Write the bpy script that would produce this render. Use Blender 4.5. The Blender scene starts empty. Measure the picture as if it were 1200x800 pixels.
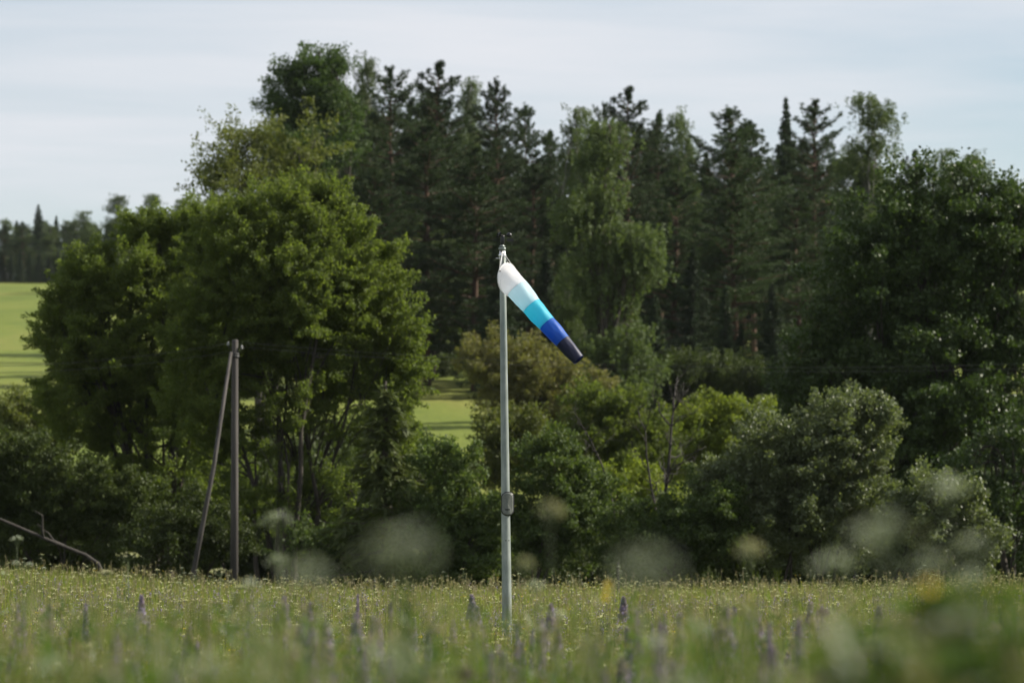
import bpy, math, random
import numpy as np
from mathutils import Vector

R = math.radians
SC = bpy.context.scene
COL = SC.collection
RNG = np.random.default_rng(11)

# ------------------------------------------------------------------ camera
F = 4500.0                       # focal length in pixels of the 1200 px wide photograph (135 mm)
CAMZ = 1.3
PITCH = math.atan(220.0 / F)
cam_d = bpy.data.cameras.new('camera')
cam = bpy.data.objects.new('camera', cam_d)
COL.objects.link(cam)
cam.location = (0, 0, CAMZ)
cam.rotation_euler = (R(90) + PITCH, 0, 0)
cam_d.sensor_width = 36
cam_d.lens = 135
cam_d.clip_start = 0.3
cam_d.clip_end = 6000
cam_d.dof.use_dof = True
cam_d.dof.focus_distance = 50.0
cam_d.dof.aperture_fstop = 2.8
SC.camera = cam


def at(px, py, Y):
    """point at depth Y seen at photo pixel (px, py)"""
    vx, vy = px - 600.0, 400.0 - py
    yd = F * math.cos(PITCH) - vy * math.sin(PITCH)
    zd = F * math.sin(PITCH) + vy * math.cos(PITCH)
    k = Y / yd
    return np.array([vx * k, Y, CAMZ + zd * k])


def sstep(a, b, x):
    t = np.clip((x - a) / (b - a), 0, 1)
    return t * t * (3 - 2 * t)


GY = [-60, 0, 20, 45, 92, 100, 115, 132, 150, 190, 250, 300, 400, 500, 620, 800, 1500, 3500]
GZ = [0.1, 0, -0.25, -0.55, -0.6, -0.95, -2.2, -2.3, 0.0, 6.0, 11.5, 14.5, 24, 33, 41, 43, 40, 10]


def gz(x, y):
    x = np.asarray(x, float); y = np.asarray(y, float)
    z = np.interp(y, GY, GZ)
    near = sstep(30, 90, y) * (1 - sstep(100, 150, y))
    z = z + near * (0.42 * sstep(4.0, 13.0, -x) + 0.12 * sstep(5, 13, x))
    z = z + 0.05 * np.sin(x * 0.9 + y * 0.13) * np.sin(y * 0.31) * (1 - sstep(100, 200, y))
    z = z + 0.7 * np.sin(x * 0.021 + 1.0) * np.sin(y * 0.017) * sstep(180, 320, y)
    return z


# ------------------------------------------------------------------ mesh helpers
class MB:
    def __init__(self):
        self.v = []; self.q = []; self.t = []; self.n = 0; self.mq = []; self.mt = []

    def add(self, V, Q=None, T=None, m=0):
        V = np.asarray(V, np.float32).reshape(-1, 3)
        if Q is not None and len(Q):
            Q = np.asarray(Q, np.int32).reshape(-1, 4) + self.n
            self.q.append(Q); self.mq.append(np.full(len(Q), m, np.int32))
        if T is not None and len(T):
            T = np.asarray(T, np.int32).reshape(-1, 3) + self.n
            self.t.append(T); self.mt.append(np.full(len(T), m, np.int32))
        self.v.append(V); self.n += len(V)

    def tube(self, pts, rad, k=8, m=0, cap=True):
        pts = np.asarray(pts, float); n = len(pts)
        rad = np.broadcast_to(np.asarray(rad, float), (n,))
        tg = np.gradient(pts, axis=0)
        tg /= np.linalg.norm(tg, axis=1, keepdims=True) + 1e-12
        ref = np.array([1.0, 0.03, 0.02]) if abs(tg[:, 2]).mean() > 0.6 else np.array([0.02, 0.03, 1.0])
        a = np.cross(tg, ref); a /= np.linalg.norm(a, axis=1, keepdims=True) + 1e-12
        b = np.cross(tg, a)
        ang = np.arange(k) * 2 * np.pi / k
        V = pts[:, None, :] + rad[:, None, None] * (a[:, None, :] * np.cos(ang)[None, :, None] + b[:, None, :] * np.sin(ang)[None, :, None])
        i, j = np.meshgrid(np.arange(n - 1), np.arange(k), indexing='ij')
        j2 = (j + 1) % k
        Q = np.stack([i * k + j, i * k + j2, (i + 1) * k + j2, (i + 1) * k + j], -1).reshape(-1, 4)
        V = V.reshape(-1, 3); T = []
        if cap:
            V = np.vstack([V, pts[0], pts[-1]])
            c0, c1 = n * k, n * k + 1
            for jj in range(k):
                T.append((c0, (jj + 1) % k, jj)); T.append((c1, (n - 1) * k + jj, (n - 1) * k + (jj + 1) % k))
        self.add(V, Q, T, m)

    def box(self, c, s, m=0, rot=None):
        c = np.asarray(c, float); s = np.asarray(s, float) / 2
        V = np.array([(x, y, z) for x in (-1, 1) for y in (-1, 1) for z in (-1, 1)], float) * s
        if rot is not None: V = V @ np.asarray(rot).T
        Q = [(0, 1, 3, 2), (4, 6, 7, 5), (0, 4, 5, 1), (2, 3, 7, 6), (0, 2, 6, 4), (1, 5, 7, 3)]
        self.add(V + c, Q, None, m)

    def ball(self, c, r, k=10, n=7, m=0, half=None):
        """small sphere (or a hemisphere shell opening along `half`)"""
        c = np.asarray(c, float)
        th = np.linspace(0, np.pi if half is None else np.pi / 2, n)
        if half is None:
            ax = np.array([0, 0, 1.0])
        else:
            ax = -np.asarray(half, float); ax /= np.linalg.norm(ax)
        ref = np.array([0, 0, 1.0]) if abs(ax[2]) < 0.9 else np.array([1.0, 0, 0])
        u = np.cross(ax, ref); u /= np.linalg.norm(u); w = np.cross(ax, u)
        ph = np.arange(k) * 2 * np.pi / k
        V = c + r * (np.cos(th)[:, None, None] * ax + np.sin(th)[:, None, None] * (np.cos(ph)[None, :, None] * u + np.sin(ph)[None, :, None] * w))
        i, j = np.meshgrid(np.arange(n - 1), np.arange(k), indexing='ij'); j2 = (j + 1) % k
        Q = np.stack([i * k + j, i * k + j2, (i + 1) * k + j2, (i + 1) * k + j], -1).reshape(-1, 4)
        self.add(V.reshape(-1, 3), Q, None, m)

    def leaves(self, P, L, W, rng, U=None, m=0, spread=1.0):
        """one rhombic leaf per point; U biases the leaf's long axis"""
        P = np.asarray(P, float); n = len(P)
        if n == 0: return
        u = rng.normal(size=(n, 3)) * spread
        if U is not None: u = u + U
        u /= np.linalg.norm(u, axis=1, keepdims=True) + 1e-9
        w = np.cross(u, rng.normal(size=(n, 3))); w /= np.linalg.norm(w, axis=1, keepdims=True) + 1e-9
        s = rng.uniform(0.65, 1.25, (n, 1))
        L = L * s / 2; W = W * s / 2
        V = np.stack([P - u * L, P + w * W, P + u * L, P - w * W], 1).reshape(-1, 3)
        Q = np.arange(n * 4).reshape(-1, 4)
        self.add(V, Q, None, m)

    def build(self, name, mats, parent=None, smooth=False):
        me = self.mesh(name, mats, smooth)
        return link(name, me, parent)

    def mesh(self, name, mats, smooth=False):
        V = np.concatenate(self.v) if self.v else np.zeros((0, 3), np.float32)
        Q = np.concatenate(self.q) if self.q else np.zeros((0, 4), np.int32)
        T = np.concatenate(self.t) if self.t else np.zeros((0, 3), np.int32)
        mi = np.concatenate(self.mq + self.mt) if (self.mq or self.mt) else np.zeros(0, np.int32)
        me = bpy.data.meshes.new(name)
        me.vertices.add(len(V)); me.vertices.foreach_set('co', V.astype(np.float32).ravel())
        me.loops.add(Q.size + T.size)
        me.loops.foreach_set('vertex_index', np.concatenate([Q.ravel(), T.ravel()]).astype(np.int32))
        me.polygons.add(len(Q) + len(T))
        st = np.concatenate([np.arange(len(Q)) * 4, Q.size + np.arange(len(T)) * 3]).astype(np.int32)
        me.polygons.foreach_set('loop_start', st)
        if not isinstance(mats, (list, tuple)): mats = [mats]
        for mm in mats: me.materials.append(mm)
        if len(mats) > 1: me.polygons.foreach_set('material_index', mi)
        me.polygons.foreach_set('use_smooth', np.full(len(Q) + len(T), smooth))
        me.update(calc_edges=True)
        return me


def link(name, data, parent=None):
    o = bpy.data.objects.new(name, data)
    COL.objects.link(o)
    if parent is not None: o.parent = parent
    return o


def tag(o, label=None, cat=None, group=None, kind=None):
    if label: o['label'] = label
    if cat: o['category'] = cat
    if group: o['group'] = group
    if kind: o['kind'] = kind
    return o


def empty(name, loc, rz=0.0, scale=(1, 1, 1)):
    o = bpy.data.objects.new(name, None)
    COL.objects.link(o)
    o.empty_display_size = 0.3
    o.location = [float(c) for c in loc]; o.rotation_euler = (0, 0, rz); o.scale = scale
    return o


def copy_tree(src, kids, loc, rz, scale):
    c = src.copy(); COL.objects.link(c)
    c.location = [float(v) for v in loc]; c.rotation_euler = (0, 0, rz); c.scale = scale
    for k, gk in kids:
        d = k.copy(); COL.objects.link(d); d.parent = c
        for g in gk:
            e = g.copy(); COL.objects.link(e); e.parent = d
    return c


# ------------------------------------------------------------------ materials
def new_mat(name):
    m = bpy.data.materials.new(name); m.use_nodes = True
    nt = m.node_tree; nt.nodes.clear()
    return m, nt, nt.nodes.new('ShaderNodeOutputMaterial')


def rgba(c): return (c[0], c[1], c[2], 1)


def leaf_mat(name, cols, trans=0.4, tcol=1.6, rough=0.6, spec=0.22, patch=0.35, nscale=0.5):
    """thin leaf: every leaf its own shade of the three colours, plus soft hue drift over the plant"""
    m, nt, out = new_mat(name); N, L = nt.nodes, nt.links
    geo = N.new('ShaderNodeNewGeometry')
    rp = N.new('ShaderNodeValToRGB')
    rp.color_ramp.elements[0].color = rgba(cols[0]); rp.color_ramp.elements[1].color = rgba(cols[2])
    e = rp.color_ramp.elements.new(0.5); e.color = rgba(cols[1])
    tc = N.new('ShaderNodeTexCoord'); nz = N.new('ShaderNodeTexNoise'); nz.inputs['Scale'].default_value = nscale
    nz.inputs['Detail'].default_value = 2
    L.new(tc.outputs['Object'], nz.inputs['Vector'])
    mx = N.new('ShaderNodeMix'); mx.data_type = 'FLOAT'; mx.inputs[0].default_value = patch
    L.new(geo.outputs['Random Per Island'], mx.inputs[2]); L.new(nz.outputs['Fac'], mx.inputs[3])
    L.new(mx.outputs[0], rp.inputs['Fac'])
    oi = N.new('ShaderNodeObjectInfo')
    hs = N.new('ShaderNodeHueSaturation')
    mr = N.new('ShaderNodeMapRange'); mr.inputs['To Min'].default_value = 0.8; mr.inputs['To Max'].default_value = 1.2
    L.new(oi.outputs['Random'], mr.inputs['Value']); L.new(mr.outputs['Result'], hs.inputs['Value'])
    L.new(rp.outputs['Color'], hs.inputs['Color'])
    pb = N.new('ShaderNodeBsdfPrincipled')
    pb.inputs['Roughness'].default_value = rough
    pb.inputs['Specular IOR Level'].default_value = spec
    L.new(hs.outputs['Color'], pb.inputs['Base Color'])
    tr = N.new('ShaderNodeBsdfTranslucent')
    tm = N.new('ShaderNodeMix'); tm.data_type = 'RGBA'; tm.blend_type = 'MULTIPLY'; tm.inputs[0].default_value = 1
    tm.inputs[7].default_value = (tcol * 0.95, tcol, tcol * 0.42, 1)
    L.new(hs.outputs['Color'], tm.inputs[6]); L.new(tm.outputs[2], tr.inputs['Color'])
    ms = N.new('ShaderNodeMixShader'); ms.inputs[0].default_value = trans
    L.new(pb.outputs[0], ms.inputs[1]); L.new(tr.outputs[0], ms.inputs[2])
    L.new(ms.outputs[0], out.inputs['Surface'])
    return m


def solid(name, col, col2=None, rough=0.6, metal=0.0, scale=8.0, bump=0.0, stretch=(1, 1, 1), spec=0.4):
    m, nt, out = new_mat(name); N, L = nt.nodes, nt.links
    pb = N.new('ShaderNodeBsdfPrincipled')
    tc = N.new('ShaderNodeTexCoord'); mp = N.new('ShaderNodeMapping'); mp.inputs['Scale'].default_value = stretch
    nz = N.new('ShaderNodeTexNoise'); nz.inputs['Scale'].default_value = scale; nz.inputs['Detail'].default_value = 6
    L.new(tc.outputs['Object'], mp.inputs['Vector']); L.new(mp.outputs[0], nz.inputs['Vector'])
    rp = N.new('ShaderNodeValToRGB'); rp.color_ramp.elements[0].position = 0.32; rp.color_ramp.elements[1].position = 0.68
    rp.color_ramp.elements[0].color = rgba(col); rp.color_ramp.elements[1].color = rgba(col2 or col)
    L.new(nz.outputs['Fac'], rp.inputs['Fac']); L.new(rp.outputs['Color'], pb.inputs['Base Color'])
    pb.inputs['Roughness'].default_value = rough; pb.inputs['Metallic'].default_value = metal
    pb.inputs['Specular IOR Level'].default_value = spec
    if bump:
        bp = N.new('ShaderNodeBump'); bp.inputs['Strength'].default_value = bump; bp.inputs['Distance'].default_value = 0.02
        L.new(nz.outputs['Fac'], bp.inputs['Height']); L.new(bp.outputs[0], pb.inputs['Normal'])
    L.new(pb.outputs[0], out.inputs['Surface'])
    return m


def fabric(name, col, trans=0.38, tk=1.0):
    m, nt, out = new_mat(name); N, L = nt.nodes, nt.links
    tc = N.new('ShaderNodeTexCoord'); nz = N.new('ShaderNodeTexNoise'); nz.inputs['Scale'].default_value = 9
    nz.inputs['Detail'].default_value = 4
    L.new(tc.outputs['Object'], nz.inputs['Vector'])
    mx = N.new('ShaderNodeMix'); mx.data_type = 'RGBA'
    mx.inputs[6].default_value = rgba([c * 0.92 for c in col]); mx.inputs[7].default_value = rgba([min(1, c * 1.05) for c in col])
    L.new(nz.outputs['Fac'], mx.inputs[0])
    pb = N.new('ShaderNodeBsdfPrincipled'); pb.inputs['Roughness'].default_value = 0.5
    L.new(mx.outputs[2], pb.inputs['Base Color'])
    bp = N.new('ShaderNodeBump'); bp.inputs['Strength'].default_value = 0.25; bp.inputs['Distance'].default_value = 0.02
    L.new(nz.outputs['Fac'], bp.inputs['Height']); L.new(bp.outputs[0], pb.inputs['Normal'])
    tr = N.new('ShaderNodeBsdfTranslucent'); L.new(mx.outputs[2], tr.inputs['Color'])
    ms = N.new('ShaderNodeMixShader'); ms.inputs[0].default_value = trans
    L.new(pb.outputs[0], ms.inputs[1]); L.new(tr.outputs[0], ms.inputs[2]); L.new(ms.outputs[0], out.inputs['Surface'])
    return m


M = {}
M['willow'] = leaf_mat('willow_leaf', [(.055, .078, .019), (.077, .104, .025), (.120, .145, .037)], 0.49, 1.85)
M['willow_dark'] = leaf_mat('alder_leaf', [(.046, .072, .022), (.064, .096, .027), (.098, .128, .040)], 0.38, 1.5)
M['aspen'] = leaf_mat('aspen_leaf', [(.030, .055, .016), (.044, .074, .021), (.066, .098, .030)], 0.35, 1.4)
M['big'] = leaf_mat('broad_leaf', [(.024, .044, .011), (.038, .064, .016), (.072, .104, .032)], 0.32, 1.5, 0.5, 0.32)
M['grey_willow'] = leaf_mat('grey_willow_leaf', [(.082, .108, .048), (.118, .146, .068), (.170, .196, .100)], 0.36, 1.4, 0.5, 0.35)
M['olive'] = leaf_mat('olive_leaf', [(.072, .092, .026), (.100, .118, .034), (.135, .142, .046)], 0.4, 1.5)
M['brownish'] = leaf_mat('seeding_leaf', [(.085, .095, .032), (.118, .118, .042), (.160, .135, .060)], 0.4, 1.4)
M['yellow'] = leaf_mat('bright_leaf', [(.082, .112, .020), (.118, .150, .026), (.175, .195, .036)], 0.45, 1.6)
M['birch'] = leaf_mat('birch_leaf', [(.048, .072, .028), (.070, .098, .038), (.100, .126, .054)], 0.38, 1.4)
M['pine'] = leaf_mat('pine_needle', [(.016, .030, .011), (.030, .050, .018), (.062, .092, .034)], 0.2, 1.3, 0.6, 0.2)
M['spruce'] = leaf_mat('spruce_needle', [(.012, .024, .009), (.020, .036, .013), (.036, .056, .019)], 0.18, 1.3, 0.6, 0.2)
M['spruce_olive'] = leaf_mat('young_spruce_needle', [(.044, .060, .018), (.062, .080, .024), (.088, .104, .032)], 0.3, 1.3, 0.6, 0.2)
M['shade'] = leaf_mat('shade_darkened_leaf', [(.026, .040, .010), (.040, .056, .014), (.062, .080, .022)], 0.32, 1.5)  # leaf tones darkened to stand in for the shade cast by bigger trees
M['dock'] = leaf_mat('dock_leaf', [(.028, .056, .010), (.040, .074, .013), (.055, .094, .018)], 0.35, 1.5, 0.7, 0.08)
M['bark'] = solid('grey_brown_bark', (.022, .018, .014), (.060, .050, .039), 0.9, 0, 6, 0.6, (1, 1, .25))
M['pine_bark'] = solid('pine_bark', (.045, .030, .022), (.110, .060, .038), 0.9, 0, 4, 0.6, (1, 1, .2))
M['birch_bark'] = solid('birch_bark', (.07, .06, .055), (.30, .29, .27), 0.8, 0, 3, 0.3, (.6, .6, 2.2))
M['dead_wood'] = solid('dead_wood', (.018, .015, .013), (.046, .040, .034), 0.9, 0, 9, 0.5, (1, 1, .2))
M['grey_wood'] = solid('weathered_pole_wood', (.034, .030, .028), (.082, .074, .068), 0.85, 0, 10, 0.5, (1, 1, .06))
M['galv'] = solid('galvanised_steel', (.17, .20, .19), (.33, .36, .34), 0.46, 0.55, 9, 0.08, (1, 1, .35))
M['steel'] = solid('bright_steel', (.62, .63, .64), (.75, .75, .76), 0.25, 1.0, 10)
M['plate'] = solid('hatch_paint', (.13, .14, .125), (.17, .18, .165), 0.6, 0.1, 30)
M['black'] = solid('black_plastic', (.012, .012, .013), (.02, .02, .021), 0.35, 0, 20)
M['porcelain'] = solid('white_porcelain', (.22, .22, .21), (.30, .30, .29), 0.2, 0, 10)
M['wire'] = solid('dull_wire', (.05, .05, .05), (.09, .09, .09), 0.6, 0.5, 4)
M['line'] = solid('pale_cord', (.55, .55, .55), (.7, .7, .7), 0.7, 0, 30)
M['grass'] = leaf_mat('meadow_grass_blade', [(.076, .112, .022), (.148, .182, .038), (.280, .280, .080)], 0.5, 1.5, 0.5, 0.3, 0.35, 0.35)
M['seed'] = leaf_mat('grass_seed_head', [(.20, .18, .11), (.27, .235, .15), (.33, .27, .22)], 0.35, 1.2, 0.7, 0.2)
M['cream'] = leaf_mat('cream_petal', [(.55, .54, .32), (.68, .66, .42), (.78, .76, .54)], 0.3, 1.0, 0.6, 0.2)
M['white'] = leaf_mat('white_petal', [(.42, .47, .38), (.52, .57, .48), (.66, .70, .62)], 0.3, 1.0, 0.6, 0.2)
M['lilac'] = leaf_mat('lilac_petal', [(.18, .14, .28), (.27, .22, .38), (.37, .32, .47)], 0.35, 1.2, 0.6, 0.2)
M['purple'] = leaf_mat('purple_petal', [(.07, .03, .10), (.11, .05, .15), (.16, .09, .20)], 0.25, 1.2, 0.6, 0.2)
M['gold'] = leaf_mat('yellow_petal', [(.55, .36, .02), (.68, .48, .03), (.75, .58, .06)], 0.35, 1.1, 0.6, 0.2)
M['herb'] = leaf_mat('herb_leaf', [(.045, .085, .020), (.065, .115, .026), (.090, .140, .034)], 0.4, 1.6, 0.45, 0.4)
M['stem'] = solid('green_stem', (.045, .070, .020), (.075, .095, .032), 0.6, 0, 20)


def ground_mat():
    m, nt, out = new_mat('meadow_soil_and_turf'); N, L = nt.nodes, nt.links
    tc = N.new('ShaderNodeTexCoord')
    sep = N.new('ShaderNodeSeparateXYZ'); L.new(tc.outputs['Object'], sep.inputs[0])
    n1 = N.new('ShaderNodeTexNoise'); n1.inputs['Scale'].default_value = 0.035; n1.inputs['Detail'].default_value = 8; n1.inputs['Roughness'].default_value = 0.65
    mp = N.new('ShaderNodeMapping'); mp.inputs['Scale'].default_value = (2.4, 0.8, 1)
    L.new(tc.outputs['Object'], mp.inputs[0]); L.new(mp.outputs[0], n1.inputs['Vector'])
    far = N.new('ShaderNodeValToRGB')
    far.color_ramp.elements[0].position = 0.33; far.color_ramp.elements[1].position = 0.68
    far.color_ramp.elements[0].color = (.080, .112, .022, 1); far.color_ramp.elements[1].color = (.160, .164, .042, 1)
    e = far.color_ramp.elements.new(0.5); e.color = (.120, .148, .029, 1)
    L.new(n1.outputs['Fac'], far.inputs['Fac'])
    n2 = N.new('ShaderNodeTexNoise'); n2.inputs['Scale'].default_value = 3.0; n2.inputs['Detail'].default_value = 5
    L.new(tc.outputs['Object'], n2.inputs['Vector'])
    near = N.new('ShaderNodeValToRGB')
    near.color_ramp.elements[0].color = (.022, .030, .010, 1); near.color_ramp.elements[1].color = (.070, .080, .025, 1)
    L.new(n2.outputs['Fac'], near.inputs['Fac'])
    mr = N.new('ShaderNodeMapRange'); mr.inputs['From Min'].default_value = 100; mr.inputs['From Max'].default_value = 170
    L.new(sep.outputs['Y'], mr.inputs['Value'])
    mx = N.new('ShaderNodeMix'); mx.data_type = 'RGBA'
    L.new(mr.outputs['Result'], mx.inputs[0]); L.new(near.outputs[0], mx.inputs[6]); L.new(far.outputs[0], mx.inputs[7])
    n3 = N.new('ShaderNodeTexNoise'); n3.inputs['Scale'].default_value = 2.2; n3.inputs['Detail'].default_value = 6
    L.new(tc.outputs['Object'], n3.inputs['Vector'])
    bp = N.new('ShaderNodeBump'); bp.inputs['Strength'].default_value = 0.7; bp.inputs['Distance'].default_value = 0.18
    L.new(n3.outputs['Fac'], bp.inputs['Height'])
    pb = N.new('ShaderNodeBsdfPrincipled'); pb.inputs['Roughness'].default_value = 0.95; pb.inputs['Specular IOR Level'].default_value = 0.1
    L.new(mx.outputs[2], pb.inputs['Base Color']); L.new(bp.outputs[0], pb.inputs['Normal'])
    L.new(pb.outputs[0], out.inputs['Surface'])
    return m


# ------------------------------------------------------------------ ground
def build_ground():
    ys = np.concatenate([np.arange(-60, 0, 6), np.arange(0, 170, 1.5), np.arange(170, 340, 5), np.arange(340, 900, 20), np.geomspace(900, 3500, 14)])
    xs = np.concatenate([-np.geomspace(1500, 40, 22), np.arange(-38, 38.1, 1.6), np.geomspace(40, 1500, 22)])
    X, Y = np.meshgrid(xs, ys)
    V = np.stack([X, Y, gz(X, Y)], -1).reshape(-1, 3)
    ny, nx = X.shape
    i, j = np.meshgrid(np.arange(ny - 1), np.arange(nx - 1), indexing='ij')
    Q = np.stack([i * nx + j, i * nx + j + 1, (i + 1) * nx + j + 1, (i + 1) * nx + j], -1).reshape(-1, 4)
    mb = MB(); mb.add(V, Q)
    tag(mb.build('ground', ground_mat(), None, True), kind='structure')


build_ground()


# ------------------------------------------------------------------ broadleaf trees and shrubs
def curve(p0, p1, rng, lift=0.3, n=7, wob=0.05):
    p0 = np.asarray(p0, float); p1 = np.asarray(p1, float)
    d = np.linalg.norm(p1 - p0)
    mid = p0 * 0.5 + p1 * 0.5 + np.array([0, 0, lift * d])
    t = np.linspace(0, 1, n)[:, None]
    c = (1 - t) ** 2 * p0 + 2 * t * (1 - t) * mid + t ** 2 * p1
    w = rng.normal(size=(n, 3)) * wob * d / n; w[0] = 0; w[-1] = 0
    return c + np.cumsum(w, 0) * np.sin(np.pi * t)


def crown_meshes(lobes, base, rng, leaf=0.10, clump=0.38, per=70, dens=2.4, droop=0.0, trunk_r=0.14, stems=None,
                 aspect=0.6, limb=10, shoot=1.0, bough=2.3):
    """lobes: (centre, radii, density factor) in the tree's own coordinates; returns trunk and crown builders"""
    cr, tr = MB(), MB()
    base = np.asarray(base, float)
    nst = stems or 1
    for li, (c, rad, df) in enumerate(lobes):
        c = np.asarray(c, float); rad = np.asarray(rad, float)
        area = 4 * math.pi * ((rad[0] * rad[1]) ** 1.6 / 3 + (rad[0] * rad[2]) ** 1.6 / 3 + (rad[1] * rad[2]) ** 1.6 / 3) ** (1 / 1.6)
        n = max(6, int(area * dens * 1.35 * df * (0.38 / clump) ** 2))
        # boughs (sub-lobes) sit on the lobe, clumps of leaves sit on the boughs
        rho = bough * clump
        m = max(5, int(area / (rho * rho * 1.7)))
        bd = rng.normal(size=(m, 3)); bd /= np.linalg.norm(bd, axis=1, keepdims=True)
        BC = c + bd * np.maximum(rad - rho * 0.75, rad * 0.25) * rng.uniform(0.55, 1.0, (m, 1)) ** 0.5
        br = rho * rng.uniform(0.7, 1.15, m)
        pick = rng.integers(0, m, n)
        d = rng.normal(size=(n, 3)) + bd[pick] * 0.7 + np.array([0, 0, 0.25]); d /= np.linalg.norm(d, axis=1, keepdims=True)
        CC = BC[pick] + d * (br[pick] * (0.35 + 0.65 * np.sqrt(rng.uniform(0, 1, n))))[:, None] * np.array([1, 1, 0.8])
        inn = rng.uniform(0, 1, n) < 0.22
        CC[inn] = c + (rng.uniform(-1, 1, (inn.sum(), 3)) * 0.6) * rad
        size = rng.uniform(0.55, 1.3, n)
        k = np.maximum(8, (per * 2.3 * size * rng.uniform(0.5, 1.3, n)).astype(int))
        idx = np.repeat(np.arange(n), k)
        g = np.clip(rng.normal(size=(len(idx), 3)), -1.7, 1.7) * clump * 0.55 * size[idx][:, None] * np.array([1, 1, 0.62])
        out = d + np.array([0, 0, 0.55 - droop]) + rng.normal(size=(n, 3)) * 0.35
        out /= np.linalg.norm(out, axis=1, keepdims=True)
        s = np.abs(np.clip(rng.normal(size=len(idx)), -1.8, 1.8)) * clump * 0.75 * shoot * size[idx]
        thin = np.exp(-s / (clump * 1.6))[:, None]
        P = CC[idx] + g * (0.35 + 0.65 * thin) + out[idx] * s[:, None]
        if droop > 0:
            strand = rng.integers(0, 5, len(idx)) + idx * 5
            so = rng.normal(size=(n * 5, 2)) * clump * 0.75
            P[:, :2] = CC[idx][:, :2] + so[strand] + rng.normal(size=(len(idx), 2)) * clump * 0.14
            P[:, 2] = CC[idx][:, 2] + clump * 0.6 - rng.uniform(0, 1, len(idx)) * clump * 3.6 * droop * size[idx]
        gzv = gz(P[:, 0] + ORG[0], P[:, 1] + ORG[1]) - ORG[2]
        P = P[P[:, 2] > gzv + 0.05]
        U = np.array([0, 0, -0.9 * droop - 0.15])
        cr.leaves(P, leaf * 1.12, leaf * 1.12 * aspect, rng, U)
        # stem to the lobe and limbs to its clumps
        b = base + np.array([rng.normal() * 0.12 * nst, rng.normal() * 0.12 * nst, -0.15])
        end = c + rad * np.array([0, 0, 0.45])
        st = curve(b, end, rng, 0.16, 10, 0.10)
        st[1:, :2] = st[1:, :2]
        rr = trunk_r * (0.55 + 0.6 * rng.uniform())
        tr.tube(st, np.linspace(rr, rr * 0.22, len(st)), 7)
        for q in rng.choice(n, min(n, limb), replace=False):
            a = st[rng.integers(4, len(st))]
            tr.tube(curve(a, CC[q], rng, 0.10, 6, 0.12), np.linspace(rr * 0.34, rr * 0.07, 6), 5)
    return tr, cr


ORG = np.zeros(3)


def px_tree(name, Y, lobes, base_px, mat, label, cat='tree', bark='bark', seed=1, group=None, depth=0.85, **kw):
    """lobes: (px, py, rx, ry[, density[, dY]]) in photo pixels at depth Y, turned into real volumes in metres"""
    global ORG
    rng = np.random.default_rng(seed)
    k = Y / F
    bx = (base_px - 600) * k
    ORG = np.array([bx, Y, float(gz(bx, Y))])
    W = []
    for i, lb in enumerate(lobes):
        px, py, rx, ry = lb[:4]
        df = lb[4] if len(lb) > 4 else 1.0
        dy = lb[5] if len(lb) > 5 else rng.uniform(-0.35, 0.35) * rx * k
        c = at(px, py, Y + dy) - ORG
        W.append((c, (rx * k, max(rx * k * depth, 0.6), ry * k), df))
    root = empty(name, ORG)
    tag(root, label, cat, group)
    tr, cr = crown_meshes(W, (0, 0, 0), rng, **kw)
    tr.build('trunk', M[bark], root, True)
    cr.build('crown', M[mat], root)
    return root


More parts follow.
